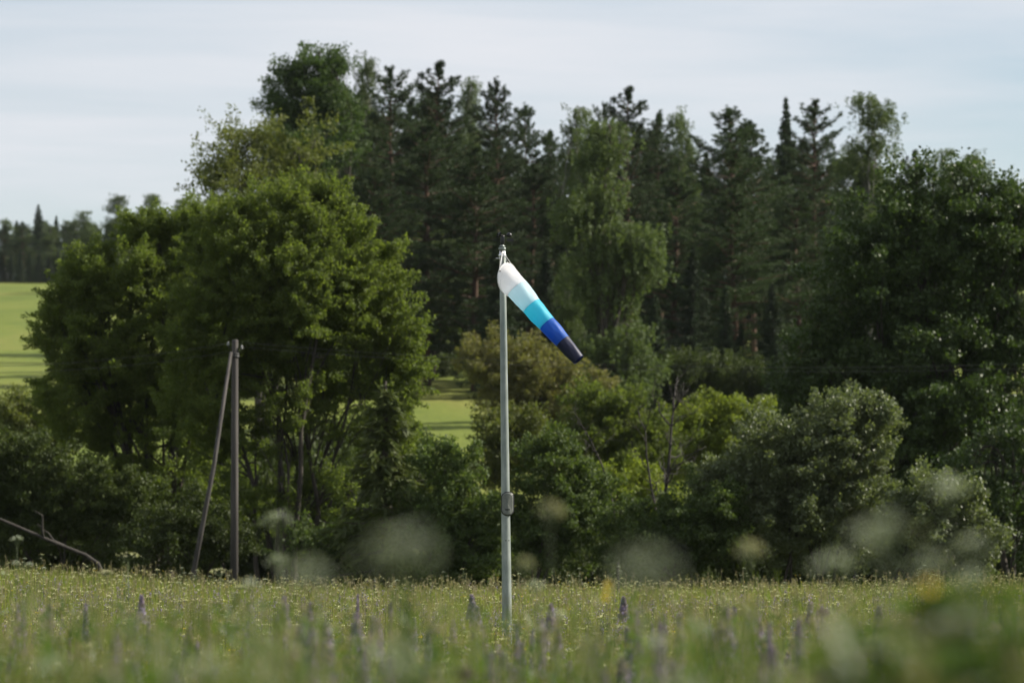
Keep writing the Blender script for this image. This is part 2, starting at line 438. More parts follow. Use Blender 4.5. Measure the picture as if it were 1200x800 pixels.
# ------------------------------------------------------------------ conifers and birches built once, then copied
def make_pine(rng, H=24.0, base=0.30, spread=4.3, flat=0.0):
    tr, cr = MB(), MB()
    n = 14
    z = np.linspace(-0.3, H, n)
    bend = np.stack([np.cumsum(rng.normal(size=n)) * 0.05, np.cumsum(rng.normal(size=n)) * 0.05, z], 1); bend[0, :2] = 0
    tr.tube(bend, np.interp(z, [0, H * 0.6, H], [0.24, 0.14, 0.025]), 8)
    zz = base * H
    P, U = [], []
    while zz < H - 0.1:
        t = (zz - base * H) / (H * (1 - base))
        shape = max(0.0, 1 - t ** 2.0) ** 0.9 * (0.62 + 0.38 * min(1, t * 3)) + 0.10 * (1 - t)
        nb = rng.integers(3, 6)
        a0 = rng.uniform(0, 6.28)
        cx = np.array([np.interp(zz, z, bend[:, 0]), np.interp(zz, z, bend[:, 1]), zz])
        for b in range(nb):
            Lb = spread * shape * rng.uniform(0.30, 1.30)
            if rng.uniform() < 0.10 * (1 - t): continue
            a = a0 + b * 6.28 / nb + rng.normal() * 0.35
            el = np.interp(t, [0, 0.5, 0.85, 1], [-0.08, 0.22, 0.55, 1.1]) + rng.normal() * 0.12
            s = np.linspace(0, 1, 6)
            rd = Lb * s
            up = rd * math.tan(min(el, 1.2)) * 0.8 + Lb * 0.16 * s ** 2
            if el > 0.9: rd = rd * 0.5
            br = cx + np.stack([np.cos(a) * rd, np.sin(a) * rd, up + rng.normal() * 0.22 * (1 - 0.6 * t)], 1)
            tr.tube(br, np.linspace(0.035 + 0.012 * Lb, 0.012, 6), 5)
            nt = max(4, int(3 + Lb * 13))
            ss = 0.22 + 0.82 * rng.uniform(0, 1, max(nt, 1)) ** 0.75
            side = rng.normal(size=nt) * 0.26 * Lb * (1.15 - ss * 0.7)
            c = np.stack([np.interp(ss, s, br[:, 0]), np.interp(ss, s, br[:, 1]), np.interp(ss, s, br[:, 2])], 1)
            c[:, 0] += -np.sin(a) * side; c[:, 1] += np.cos(a) * side
            c[:, 2] += rng.normal(size=nt) * 0.12 + 0.06 - 0.1 * np.abs(side)
            k = 20
            u = rng.normal(size=(nt, k, 3)); u[:, :, 2] = np.abs(u[:, :, 2]) * 0.9 + 0.15
            u[:, :, 0] += np.cos(a) * 0.5; u[:, :, 1] += np.sin(a) * 0.5
            u /= np.linalg.norm(u, axis=2, keepdims=True)
            P.append((c[:, None, :] + u * rng.uniform(.03, .30 - .12 * t, (nt, k, 1))).reshape(-1, 3)); U.append(u.reshape(-1, 3))
        zz += np.interp(t, [0, 1], [0.78, 0.34]) * rng.uniform(0.7, 1.3)
    # dead stubs below the crown
    for _ in range(12):
        zb = rng.uniform(0.4 * base, base) * H; a = rng.uniform(0, 6.28); Lb = rng.uniform(0.5, 1.6)
        p0 = np.array([0, 0, zb]); p1 = p0 + np.array([np.cos(a) * Lb, np.sin(a) * Lb, rng.uniform(-0.3, 0.2)])
        tr.tube(curve(p0, p1, rng, 0.05, 5), np.linspace(0.03, 0.008, 5), 4)
    # leader tufts
    c = np.array([bend[-1]] * 26) + np.stack([rng.normal(size=26) * 0.06, rng.normal(size=26) * 0.06, rng.uniform(-0.7, 0.25, 26)], 1)
    P.append(c); U.append(np.tile([0, 0, 1.0], (26, 1)))
    cr.leaves(np.concatenate(P), 0.24, 0.042, rng, np.concatenate(U) * 2.0, spread=0.6)
    return tr, cr


def make_spruce(rng, H=18.0, Rm=2.6, hang=0.45, low=0.03):
    tr, cr = MB(), MB()
    z = np.linspace(-0.3, H, 8)
    tr.tube(np.stack([z * 0, z * 0, z], 1), np.linspace(0.22, 0.02, 8), 8)
    zz = low * H + 0.2; P, U = [], []
    while zz < H - 0.15:
        t = zz / H
        Lr = Rm * (1 - t) ** 0.95 + 0.05
        nb = rng.integers(5, 8); a0 = rng.uniform(0, 6.28)
        for b in range(nb):
            Lb = Lr * rng.uniform(0.45, 1.25); a = a0 + b * 6.28 / nb + rng.normal() * 0.2
            s = np.linspace(0, 1, 6)
            dz = Lb * (np.interp(t, [0, .6, 1], [-0.55, -0.25, 0.5]) * s + 0.28 * s ** 2.2)
            br = np.stack([np.cos(a) * Lb * s, np.sin(a) * Lb * s, zz + dz], 1)
            tr.tube(br, np.linspace(0.028, 0.007, 6), 4)
            nt = int(12 + Lb * 70)
            ss = 0.18 + 0.84 * rng.uniform(0, 1, nt)
            side = rng.normal(size=nt) * 0.16 * Lb * (1.2 - ss)
            c = np.stack([np.interp(ss, s, br[:, i]) for i in range(3)], 1)
            c[:, 0] += -np.sin(a) * side; c[:, 1] += np.cos(a) * side
            c[:, 2] -= np.abs(rng.normal(size=nt)) * hang * 0.45 * min(1, Lb)
            P.append(c)
            u = np.tile(np.array([np.cos(a) * 0.8, np.sin(a) * 0.8, -0.7]), (nt, 1)) + np.stack([-np.sin(a) * np.sign(side), np.cos(a) * np.sign(side), side * 0], 1) * 0.5
            U.append(u)
        zz += np.interp(t, [0, 1], [0.52, 0.26]) * rng.uniform(0.8, 1.2)
    c = np.stack([rng.normal(size=30) * 0.05, rng.normal(size=30) * 0.05, H - rng.uniform(0, 0.9, 30)], 1)
    P.append(c); U.append(np.tile([0, 0, 1.0], (30, 1)))
    cr.leaves(np.concatenate(P), 0.34, 0.065, rng, np.concatenate(U) * 1.5, spread=0.7)
    return tr, cr


def make_birch(rng, H=22.0, base=0.25, Rm=2.6):
    global ORG
    ORG = np.array([0, 0, 100.0])
    lobes = []
    n = 9
    for i in range(n):
        t = (i + 0.5) / n
        z = H * (base + (0.97 - base) * t)
        r = Rm * math.sin(math.pi * min(1, 0.18 + 0.80 * t)) ** 0.8 * rng.uniform(0.75, 1.1)
        a = rng.uniform(0, 6.28)
        off = r * 0.45
        lobes.append(((math.cos(a) * off, math.sin(a) * off, z), (r * 0.75, r * 0.75, H * 0.085), 1.0))
    lobes.append(((0, 0, H * 0.955), (0.45, 0.45, H * 0.05), 1.2))
    tr, cr = crown_meshes(lobes, (0, 0, 0), rng, leaf=0.15, clump=0.5, per=46, dens=2.3, droop=0.5, trunk_r=0.07, limb=6)
    z = np.linspace(-0.3, H * 0.98, 10)
    b = np.stack([np.cumsum(rng.normal(size=10)) * 0.06, np.cumsum(rng.normal(size=10)) * 0.06, z], 1); b[0, :2] = 0
    tr.tube(b, np.linspace(0.17, 0.02, 10), 8)
    return tr, cr


def make_bush(rng):
    global ORG
    ORG = np.array([0, 0, 100.0])
    lobes = [((rng.uniform(-1.3, 1.3), rng.uniform(-1, 1), rng.uniform(0.8, 2.0)), (rng.uniform(.8, 1.2), rng.uniform(.8, 1.2), rng.uniform(.7, 1.1)), 1.0) for _ in range(6)]
    return crown_meshes(lobes, (0, 0, 0), rng, leaf=0.12, clump=0.42, per=60, dens=2.4, trunk_r=0.04, limb=6, stems=4, shoot=1.2)


KIT = {}


def kit(key, maker, mats, nvar, _h, name, seed0, **kw):
    v = []
    for i in range(nvar):
        tr, cr = maker(np.random.default_rng(seed0 + i), **kw)
        V = np.concatenate(cr.v)
        w = np.percentile(np.abs(V[:, 0]), 98.5 if 'spruce' in key else 95) * 2
        v.append((tr.mesh('trunk', M[mats[0]], True), cr.mesh('crown', M[mats[1]]), float(V[:, 2].max()), float(w)))
    KIT[key] = (v, name)


kit('pine', make_pine, ('pine_bark', 'pine'), 5, 24, 'pine_tree', 100)
kit('pine_full', make_pine, ('pine_bark', 'pine'), 2, 20, 'pine_tree', 140, base=0.16, H=20.0, spread=4.2)
kit('spruce', make_spruce, ('bark', 'spruce'), 3, 18, 'spruce_tree', 200)
kit('spruce_y', make_spruce, ('bark', 'spruce_olive'), 1, 8, 'spruce_tree', 230, H=7.0, Rm=1.5, hang=0.7)
kit('birch', make_birch, ('birch_bark', 'birch'), 3, 22, 'birch_tree', 300)
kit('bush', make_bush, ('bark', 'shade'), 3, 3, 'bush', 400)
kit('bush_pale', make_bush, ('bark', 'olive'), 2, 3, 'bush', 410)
_cnt = {}


def plant(key, px, ytop, Y, wpx, label, group=None, zbase=None):
    """a tree of the kit standing on the ground at depth Y, its top and width as in the photograph"""
    vs, name = KIT[key]
    i = _cnt.get(key, 0); _cnt[key] = i + 1
    trm, crm, H, W = vs[i % len(vs)]
    top = at(px, ytop, Y)
    g = float(gz(top[0], Y))
    sz = (top[2] - g) / H
    sx = (wpx * Y / F) / W * {'pine': 1.5, 'pine_full': 1.35, 'spruce': 1.25}.get(key, 1.0)
    sx = min(max(sx, sz * 0.5), sz * 1.8)
    root = empty(name, (top[0], Y, g), RNG.uniform(0, 6.28) , (sx, sx, sz))
    tag(root, label, 'bush' if 'bush' in key else 'tree', group)
    link('trunk', trm, root); link('crown', crm, root)
    return root


# ---- skyline of the wood, left to right
px_tree('aspen_tree', 238, [(372, 118, 46, 58), (338, 125, 24, 46), (398, 150, 36, 48), (332, 170, 26, 36), (374, 70, 20, 20), (350, 88, 16, 24), (392, 85, 14, 22), (365, 180, 50, 35)],
        375, 'aspen', 'dense dark green broadleaf tree forming the tall left end of the skyline', seed=5, leaf=0.17, clump=0.62, per=60, dens=2.6, trunk_r=0.16)
for a in [
    ('birch', 431, 58, 255, 44, 'thin leaning pale birch between the tall left broadleaf and the first pines'),
    ('pine', 462, 74, 250, 72, 'first broad pine right of the leaning pale birch on the skyline'),
    ('pine', 515, 69, 262, 78, 'tall broad pine left of the pale birch crown above the mast'),
    ('birch', 552, 89, 272, 44, 'pale birch crown squeezed between two pines just left above the mast top'),
    ('pine', 582, 88, 250, 54, 'narrow pointed dark pine directly above the anemometer'),
    ('pine', 619, 119, 256, 52, 'slim pine with pointed top just right of the mast'),
    ('pine', 645, 150, 278, 42, 'short dark pine in the skyline dip right of the mast'),
    ('birch', 678, 121, 236, 62, 'tall pale birch rising above the right end of the skyline dip'),
    ('pine', 706, 118, 276, 40, 'small pine tip between the pale birch and the candle topped pine'),
    ('pine', 737, 99, 255, 68, 'high pine with upright candle branches, tallest in the middle of the skyline'),
    ('pine', 775, 127, 262, 56, 'pine just right of the candle topped pine'),
    ('birch', 797, 124, 282, 42, 'pale thin birch top between two dark pines right of centre'),
    ('pine', 853, 121, 245, 78, 'wide dark pine left of the thin dark spruce'),
    ('pine', 884, 139, 264, 52, 'lower pine shoulder touching the thin dark spruce'),
    ('spruce', 921, 111, 268, 58, 'thin dark spruce with a spire top on the right skyline'),
    ('pine', 957, 114, 256, 66, 'rounded pine between the dark spruce and the pale drooping birch'),
    ('birch', 1018, 106, 238, 74, 'tall pale drooping birch at the right end of the dark pines'),
    ('pine', 1072, 174, 242, 52, 'dark pine tip just above the large right broadleaf tree'),
    ('birch', 1106, 172, 335, 50, 'distant greyish birch crown, left one above the right broadleaf tree'),
    ('birch', 1142, 175, 340, 52, 'distant greyish birch crown, right one above the right broadleaf tree'),
    ('pine', 1186, 206, 345, 40, 'small far pine at the right edge of the picture'),
    ('pine_full', 500, 140, 236, 120, 'pine with layered flat boughs in the left half of the wood'),
    ('pine_full', 556, 165, 230, 90, 'pine with bright side boughs left behind the mast top'),
    ('pine_full', 622, 190, 238, 80, 'lower pine with straight reddish trunk right behind the mast top'),
    ('pine_full', 440, 190, 228, 90, 'dark pine with bare limbs above the big left tree'),
    ('pine_full', 790, 200, 232, 90, 'pine with drooping boughs right of the sunlit hanging birch'),
    ('pine_full', 860, 215, 228, 90, 'pine with reddish trunk standing left of the large right broadleaf'),
    ('pine_full', 935, 220, 232, 90, 'shaded pine with flat grey boughs beside the large right broadleaf'),
    ('spruce', 812, 285, 220, 80, 'dark spruce below the drooping pine right of the hanging birch'),
    ('spruce', 850, 335, 214, 70, 'second dark spruce low in the wood right of the hanging birch'),
    ('spruce', 768, 345, 206, 66, 'low dark spruce tucked beside the hanging birch'),
    ('spruce', 905, 330, 214, 80, 'dark spruce deep in shade left of the large right broadleaf'),
    ('spruce', 585, 270, 222, 80, 'dark spruce straight behind the mast below the anemometer'),
    ('spruce', 640, 290, 226, 70, 'dark spruce behind the white part of the windsock'),
    ('spruce', 430, 250, 222, 80, 'dark spruce peeping over the right shoulder of the big left tree'),
    ('birch', 667, 316, 200, 40, 'small bright young birch right above the blue windsock bands'),
]:
    plant(*a)

gd = 'pine deep in the dark wood, glimpsed between nearer trunks'
for i, px in enumerate(range(330, 1190, 21)):
    sky = np.interp(px, [330, 370, 430, 520, 560, 640, 740, 850, 950, 1020, 1080, 1190], [130, 100, 100, 105, 125, 180, 145, 160, 150, 160, 210, 250])
    plant('pine_full' if i % 3 else 'spruce', px + RNG.uniform(-8, 8), sky + RNG.uniform(-4, 34), RNG.uniform(286, 318), 66,
          gd if i % 3 else 'spruce deep in the dark wood, glimpsed between nearer trunks',
          'pines deep in the wood' if i % 3 else 'spruces deep in the wood')

for i in range(34):      # shaded growth on the valley floor below and behind the big trees
    px = [15, 60, 110, 150, 190, 230, 262, 290, 318, 345, 372, 398, 425, 452, 478, 300, 350, 400, 440, 840, 880, 915, 950, 985, 1020, 1055, 1090, 1125, 1160, 1195, 960, 1040, 1110, 1180][i]
    Y = RNG.uniform(131, 142) if i < 30 and not 15 <= i < 19 else RNG.uniform(150, 165)
    top = (RNG.uniform(500, 545) if px < 500 else RNG.uniform(520, 570)) if Y < 145 else RNG.uniform(462, 500)
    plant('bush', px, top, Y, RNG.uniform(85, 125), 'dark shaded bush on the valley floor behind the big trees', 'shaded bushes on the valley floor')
for i, px in enumerate(range(655, 1000, 26)):
    plant('bush' if i % 2 else 'spruce', px + RNG.uniform(-8, 8), RNG.uniform(375, 415) if i % 2 == 0 else RNG.uniform(400, 425), RNG.uniform(203, 214), 70,
          'dark bush at the foot of the pine wood' if i % 2 else 'young spruce at the foot of the pine wood', 'dark bushes at the foot of the wood' if i % 2 else 'young spruces at the foot of the wood')
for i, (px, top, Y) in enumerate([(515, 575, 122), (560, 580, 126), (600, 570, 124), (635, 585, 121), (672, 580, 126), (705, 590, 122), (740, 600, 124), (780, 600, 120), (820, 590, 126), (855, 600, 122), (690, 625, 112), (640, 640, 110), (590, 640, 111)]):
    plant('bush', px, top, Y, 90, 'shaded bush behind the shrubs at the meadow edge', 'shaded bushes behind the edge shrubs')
for i, (px, top, wd, Y) in enumerate([(478, 402, 60, 250), (502, 408, 56, 248), (528, 414, 50, 252)]):
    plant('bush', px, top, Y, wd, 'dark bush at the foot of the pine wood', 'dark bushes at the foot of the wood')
for i, (px, top) in enumerate([(700, 470), (760, 470), (800, 480), (905, 478), (945, 480), (985, 470), (870, 500)]):
    plant('bush_pale', px, top, RNG.uniform(166, 184), 90, 'pale olive bush in the sunlit thicket between mast and large right tree', 'pale bushes of the thicket')

# ---- trees in front of the wood
px_tree('alder_tree', 244, [(500, 298, 38, 46), (527, 340, 24, 46), (478, 345, 28, 55), (508, 375, 36, 34), (500, 335, 40, 50), (505, 402, 34, 24)], 505, 'birch',
        'rounded bluish green broadleaf tree between the big left tree and the mast', seed=21, leaf=0.17, clump=0.55, per=60)
px_tree('birch_tree', 196, [(702, 205, 38, 48), (682, 255, 38, 50), (735, 290, 40, 44), (760, 305, 24, 32), (690, 320, 32, 50), (722, 345, 36, 44), (738, 400, 34, 40), (715, 160, 22, 30), (698, 425, 36, 44), (742, 440, 34, 38)], 712, 'birch',
        'large sunlit birch with hanging foliage right of the windsock', bark='bark', seed=22, leaf=0.14, clump=0.5, per=60, droop=0.45)
px_tree('willow_tree', 166, [(300, 182, 40, 36), (350, 188, 34, 34), (258, 205, 26, 26), (305, 225, 70, 40), (282, 165, 20, 22), (370, 170, 16, 18), (245, 200, 14, 14)], 310, 'olive',
        'pale olive willow rising behind the big left tree', seed=23, leaf=0.13, clump=0.5, per=44, dens=2.0, shoot=1.5)
px_tree('willow_tree', 120, [(150, 328, 70, 50), (90, 368, 40, 56), (212, 294, 50, 44), (240, 268, 30, 26), (262, 330, 40, 60), (150, 400, 92, 80), (70, 390, 30, 40), (215, 400, 80, 100), (120, 470, 80, 70), (190, 540, 90, 90), (108, 312, 32, 24), (178, 272, 34, 20)], 190, 'willow',
        'broad dark willow at the left whose crown overhangs the far field', seed=24, leaf=0.078, clump=0.27, per=84, dens=2.3, shoot=1.6, bough=1.5)
px_tree('willow_tree', 114, [(338, 258, 66, 46), (285, 290, 70, 58), (395, 310, 72, 62), (440, 365, 52, 52), (345, 350, 95, 80), (270, 390, 80, 80), (462, 420, 36, 60, .8), (400, 420, 70, 60, .7), (310, 470, 80, 60, .55), (370, 250, 40, 36), (300, 560, 70, 80, .35), (420, 480, 60, 50, .4), (480, 455, 14, 46, .9), (474, 520, 20, 40, .8), (400, 590, 70, 60, .35), (240, 480, 60, 70, .7)], 365, 'willow',
        'big bright green willow with many thin dark stems left of the mast', seed=25, leaf=0.076, clump=0.25, per=80, dens=2.3, shoot=1.7, bough=1.5, stems=9, trunk_r=0.10, limb=9)
plant('spruce_y', 452, 440, 107, 150, 'small dark spruce at the right foot of the big bright willow')
px_tree('broadleaf_tree', 128, [(1062, 262, 66, 50), (1145, 272, 62, 56), (1005, 325, 58, 66), (1090, 350, 90, 85, 1.35), (1180, 350, 56, 90), (962, 400, 36, 46), (1000, 440, 66, 60), (1110, 450, 90, 80, 1.35), (1200, 440, 60, 90), (1075, 214, 24, 20), (1130, 222, 30, 24), (1180, 250, 36, 34), (1215, 280, 50, 60), (945, 470, 40, 44), (985, 520, 50, 44), (1060, 530, 60, 50)], 1090, 'big',
        'large dark glossy broadleaf tree filling the right edge', seed=26, leaf=0.13, clump=0.46, per=70, dens=2.5, trunk_r=0.16)
px_tree('broadleaf_tree', 111, [(1165, 545, 46, 52), (1190, 600, 50, 60), (1210, 520, 40, 50)], 1180, 'big',
        'small broadleaf with bright leaf specks below the large right tree', seed=27, leaf=0.11, clump=0.38, per=50, dens=2.0)

# ---- shrubs along the far edge of the meadow
for i, (Y, lobes, base, mat, label) in enumerate([
    (104, [(985, 515, 58, 62), (1020, 500, 30, 40), (915, 535, 60, 50), (860, 590, 48, 66), (1000, 600, 74, 66), (930, 620, 80, 56), (960, 560, 60, 60)], 950, 'grey_willow', 'wide grey green willow shrub right of centre, largest shrub on the meadow edge'),
    (100, [(1095, 600, 50, 48), (1060, 635, 50, 48), (1140, 640, 46, 46), (1120, 580, 24, 24)], 1100, 'grey_willow', 'pale fine leaved shrub in front of the large right tree'),
    (106, [(530, 560, 40, 48), (498, 615, 38, 56), (562, 620, 36, 56), (530, 640, 50, 46)], 530, 'willow_dark', 'dark shrub on the meadow edge touching the mast from the left'),
    (105, [(648, 550, 40, 44), (682, 570, 30, 50), (672, 625, 48, 52), (622, 620, 30, 56)], 650, 'willow_dark', 'dark rounded shrub on the meadow edge just right of the mast'),
    (103, [(745, 630, 46, 44), (800, 630, 48, 52), (835, 610, 40, 60), (770, 650, 50, 34)], 785, 'willow_dark', 'dark low shrub between the mast shrub and the wide grey green willow'),
    (118, [(735, 575, 40, 34), (765, 600, 36, 40), (720, 610, 40, 40)], 740, 'yellow', 'yellowish sunlit shrub seen between bare leaning stems'),
    (150, [(700, 488, 40, 34), (738, 492, 34, 36), (660, 520, 36, 26), (770, 520, 40, 36), (715, 530, 50, 34)], 715, 'willow', 'rounded green bush behind the leaning bare stem'),
    (158, [(828, 492, 46, 24), (870, 488, 42, 20), (845, 520, 60, 34), (900, 520, 40, 34), (800, 540, 40, 40)], 850, 'yellow', 'yellow green bush lit from the right behind the wide willow shrub'),
    (178, [(590, 428, 48, 34), (645, 438, 48, 36), (555, 424, 28, 26), (690, 462, 34, 26), (610, 470, 60, 40), (660, 490, 50, 30)], 620, 'brownish', 'olive brown bush with rusty tips straight behind the mast'),
    (140, [(585, 505, 26, 30), (612, 520, 34, 38), (590, 545, 40, 40)], 590, 'olive', 'olive bush behind the mast below the rusty tipped bush'),
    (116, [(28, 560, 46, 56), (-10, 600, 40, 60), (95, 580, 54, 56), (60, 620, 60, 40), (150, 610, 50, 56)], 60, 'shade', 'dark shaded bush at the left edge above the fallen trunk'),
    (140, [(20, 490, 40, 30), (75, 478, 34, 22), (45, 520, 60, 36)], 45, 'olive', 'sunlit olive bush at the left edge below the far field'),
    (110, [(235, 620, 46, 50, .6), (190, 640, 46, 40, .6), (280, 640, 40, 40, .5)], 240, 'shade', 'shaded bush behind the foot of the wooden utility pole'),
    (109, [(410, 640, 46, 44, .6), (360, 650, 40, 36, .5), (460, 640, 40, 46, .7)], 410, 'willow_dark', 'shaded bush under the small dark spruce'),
]):
    px_tree('bush', Y, lobes, base, mat, label, 'bush', seed=60 + i, leaf=0.095 if Y < 130 else 0.12, clump=0.27 if Y < 130 else 0.38,
            per=56, dens=2.4, trunk_r=0.05, limb=8, stems=4, shoot=1.25)


# ---- bare stems
def bare(name, Y, pts, r, label, cat, twigs=14, seed=3, twl=1.2):
    rng = np.random.default_rng(seed)
    P = np.array([at(px, py, Y) for px, py in pts])
    b = np.array([P[0][0], Y, float(gz(P[0][0], Y))])
    if P[0][2] > b[2]: P = np.vstack([b - np.array([0, 0, .1]), P])
    root = empty(name, b); tag(root, label, cat)
    t = np.linspace(0, 1, len(P)); tt = np.linspace(0, 1, 14)
    S = np.stack([np.interp(tt, t, P[:, i]) for i in range(3)], 1) - b
    S[1:-1] += rng.normal(size=(12, 3)) * 0.03
    mb = MB(); mb.tube(S, np.linspace(r, r * 0.25, 14), 7); mb.build('trunk', M['dead_wood'], root, True)
    for i in range(twigs):
        q = rng.integers(5, 14); a = S[q]
        d = np.array([rng.normal() * 0.7, rng.normal() * 0.7, rng.uniform(0.3, 1.0)]) * twl * rng.uniform(0.4, 1)
        w = MB(); w.tube(curve(a, a + d, rng, 0.05, 7, 0.3), np.linspace(r * 0.3, r * 0.08, 7), 5)
        for _ in range(3):
            e = a + d * rng.uniform(0.4, 0.9); d2 = d * 0.4 + rng.normal(size=3) * 0.25
            w.tube(curve(e, e + d2, rng, 0.05, 5, 0.3), np.linspace(r * 0.14, r * 0.05, 5), 4)
        w.build('branch', M['dead_wood'], root, True)
    return root


bare('dead_tree', 108, [(778, 640), (780, 580), (786, 520), (790, 465)], 0.085, 'upright bare dead stem with thin twigs right of centre', 'dead tree', 18, 31, 1.3)
bare('dead_tree', 109, [(774, 640), (765, 580), (756, 520), (748, 480)], 0.05, 'thin bare stem leaning left beside the upright dead stem', 'dead tree', 10, 32, 1.0)
bare('dead_tree', 107, [(724, 640), (716, 580), (700, 530), (678, 495)], 0.05, 'bare stem leaning left between the dark round shrub and the yellowish shrub', 'dead tree', 8, 33, 0.8)


def fallen():
    rng = np.random.default_rng(8)
    pts = [(-60, 585), (0, 608), (60, 634), (112, 655)]
    P = np.array([at(px, py, 104 + i * 0.4) for i, (px, py) in enumerate(pts)])
    b = P[-1].copy(); b[2] = float(gz(b[0], b[1]))
    root = empty('fallen_trunk', b); tag(root, 'fallen bare grey trunk sloping down at the lower left edge', 'fallen tree')
    P = np.vstack([P, b + [0.8, 0, -0.05]]) - b
    tt = np.linspace(0, 1, 14); t = np.linspace(0, 1, len(P))
    S = np.stack([np.interp(tt, t, P[:, i]) for i in range(3)], 1)
    mb = MB(); mb.tube(S, np.linspace(0.03, 0.07, 14), 9); mb.build('trunk', M['dead_wood'], root, True)
    for i in range(4):
        a = S[rng.integers(1, 9)]; d = np.array([rng.uniform(-1.4, -0.2), rng.normal() * 0.4, rng.uniform(0.2, 0.9)])
        w = MB(); w.tube(curve(a, a + d, rng, 0.05, 6, 0.3), np.linspace(0.04, 0.01, 6), 5); w.build('branch', M['dead_wood'], root, True)


fallen()

# ---- far treeline beyond the field on the left
for a in [
    ('spruce', 45, 239, 600, 34, 'tall dark spruce standing out of the far left treeline'),
    ('spruce', 66, 252, 610, 22, 'smaller dark spruce right of the tall one in the far treeline'),
    ('birch', 98, 246, 590, 30, 'pale birch in the far treeline right of both dark spruces'),
    ('birch', 140, 226, 470, 44, 'hazy pale crown behind the dark willow, leftmost of three'),
    ('birch', 178, 226, 480, 46, 'hazy pale crown behind the dark willow, middle of three'),
    ('birch', 214, 232, 490, 44, 'hazy pale crown behind the dark willow, rightmost of three'),
]:
    plant(*a)
for i in range(40):
    px = -30 + i * 6.6 + RNG.uniform(-4, 4)
    k = ['birch', 'pine_full', 'birch', 'spruce'][i % 4]
    w = {'birch': 'pale birch', 'pine_full': 'pine', 'spruce': 'spruce'}[k]
    plant(k, px, RNG.uniform(255, 266), RNG.uniform(585, 650), 32, 'far %s of even height in the hazy left treeline' % w, 'far %s trees in the left treeline' % w)

for i in range(24):
    plant('spruce', -20 + i * 11, RNG.uniform(290, 306), RNG.uniform(575, 588), 40, 'low young spruce along the foot of the far left treeline', 'young spruces along the far treeline')

# ------------------------------------------------------------------ wooden utility pole with its brace and wires
UY = 108.0
ub = at(274.5, 670, UY); ub[2] = float(gz(ub[0], UY))
utop = at(274, 398, UY)
up = empty('utility_pole', ub)
tag(up, 'weathered grey wooden utility pole with a leaning brace pole', 'utility pole')
mb = MB(); hh = utop[2] - ub[2]
mb.tube([(0, 0, -0.3), (0, 0, hh * 0.5), (0, 0, hh - 0.03), (0, 0, hh)], [0.118, 0.105, 0.09, 0.078], 16); mb.build('pole', M['grey_wood'], up, True)
fb = at(213, 668, UY - 1.2)
mb = MB(); g = float(gz(fb[0], fb[1]))
mb.tube([(fb[0] - ub[0], -1.2, g - ub[2] - 0.3), (-0.55, -0.6, hh * 0.55), (-0.10, -0.14, hh - 0.35)], [0.078, 0.062, 0.045], 14); mb.build('brace_pole', M['grey_wood'], up, True)
mb = MB(); mb.tube([(0, 0, hh - 0.50), (0, 0, hh - 0.44)], [0.122, 0.122], 16); mb.tube([(0, 0, hh - 0.42), (0, 0, hh - 0.38)], [0.122, 0.122], 16)
mb.build('binding_wire', M['wire'], up, True)
for sx, zz in ((-1, -0.12), (1, -0.22)):
    hk = MB(); hk.tube([(sx * 0.09, -0.02, hh + zz - 0.1), (sx * 0.17, -0.02, hh + zz - 0.1), (sx * 0.19, -0.02, hh + zz - 0.04)], 0.011, 6)
    h = hk.build('insulator_hook', M['wire'], up, True)
    ins = MB(); q = np.array([sx * 0.19, -0.02, hh + zz - 0.04])
    ins.tube(q + np.array([(0, 0, 0), (0, 0, .03), (0, 0, .035), (0, 0, .06), (0, 0, .065), (0, 0, .10)]), [.042, .048, .03, .03, .045, .028], 12)
    ins.build('insulator', M['porcelain'], h, True)


def wire(p0, p1, sag, label):
    t = np.linspace(0, 1, 40)[:, None]
    S = np.asarray(p0) * (1 - t) + np.asarray(p1) * t
    S[:, 2] -= (4 * sag * t * (1 - t))[:, 0]
    mb = MB(); mb.tube(S, 0.0042, 5)
    o = mb.build('power_line', M['wire'], None, True); tag(o, label, 'wire')


h1 = ub + np.array([-0.19, -0.02, hh - 0.12 + 0.02]); h2 = ub + np.array([0.19, -0.02, hh - 0.22 + 0.02])
wire(h1, at(-330, 405, 109), 0.62, 'upper thin wire running left from the wooden utility pole')
wire(h2 + np.array([-0.1, .0, -0.1]), at(-330, 412, 109), 0.62, 'lower thin wire running left from the wooden utility pole')
wire(h1 + np.array([0.1, -.1, 0.05]), at(1560, 405, 104), 0.66, 'upper thin wire running right behind the windsock tip')
wire(h2, at(1560, 412, 104), 0.62, 'lower thin wire running right from the wooden utility pole')

# ------------------------------------------------------------------ the mast
MY = 50.0
PX = MY / F
mbase = at(595.2, 770, MY); mbase[2] = float(gz(mbase[0], MY))
mast = empty('windsock_mast', mbase)
tag(mast, 'tall slim galvanised steel mast carrying a cup anemometer in the meadow', 'mast')


def mw(px, py, dy=0.0):
    return at(px, py, MY + dy) - mbase


bot = np.array([0, 0, -0.2]); ptop = mw(588.9, 300)
t = np.linspace(0, 1, 12)[:, None]
axis = bot * (1 - t) + ptop * t
mb = MB(); mb.tube(axis, np.linspace(0.069, 0.040, 12), 28); mb.build('pole', M['galv'], mast, True)
# hatch low on the pole, facing the camera
hc = mw(594.8, 590, -0.062)


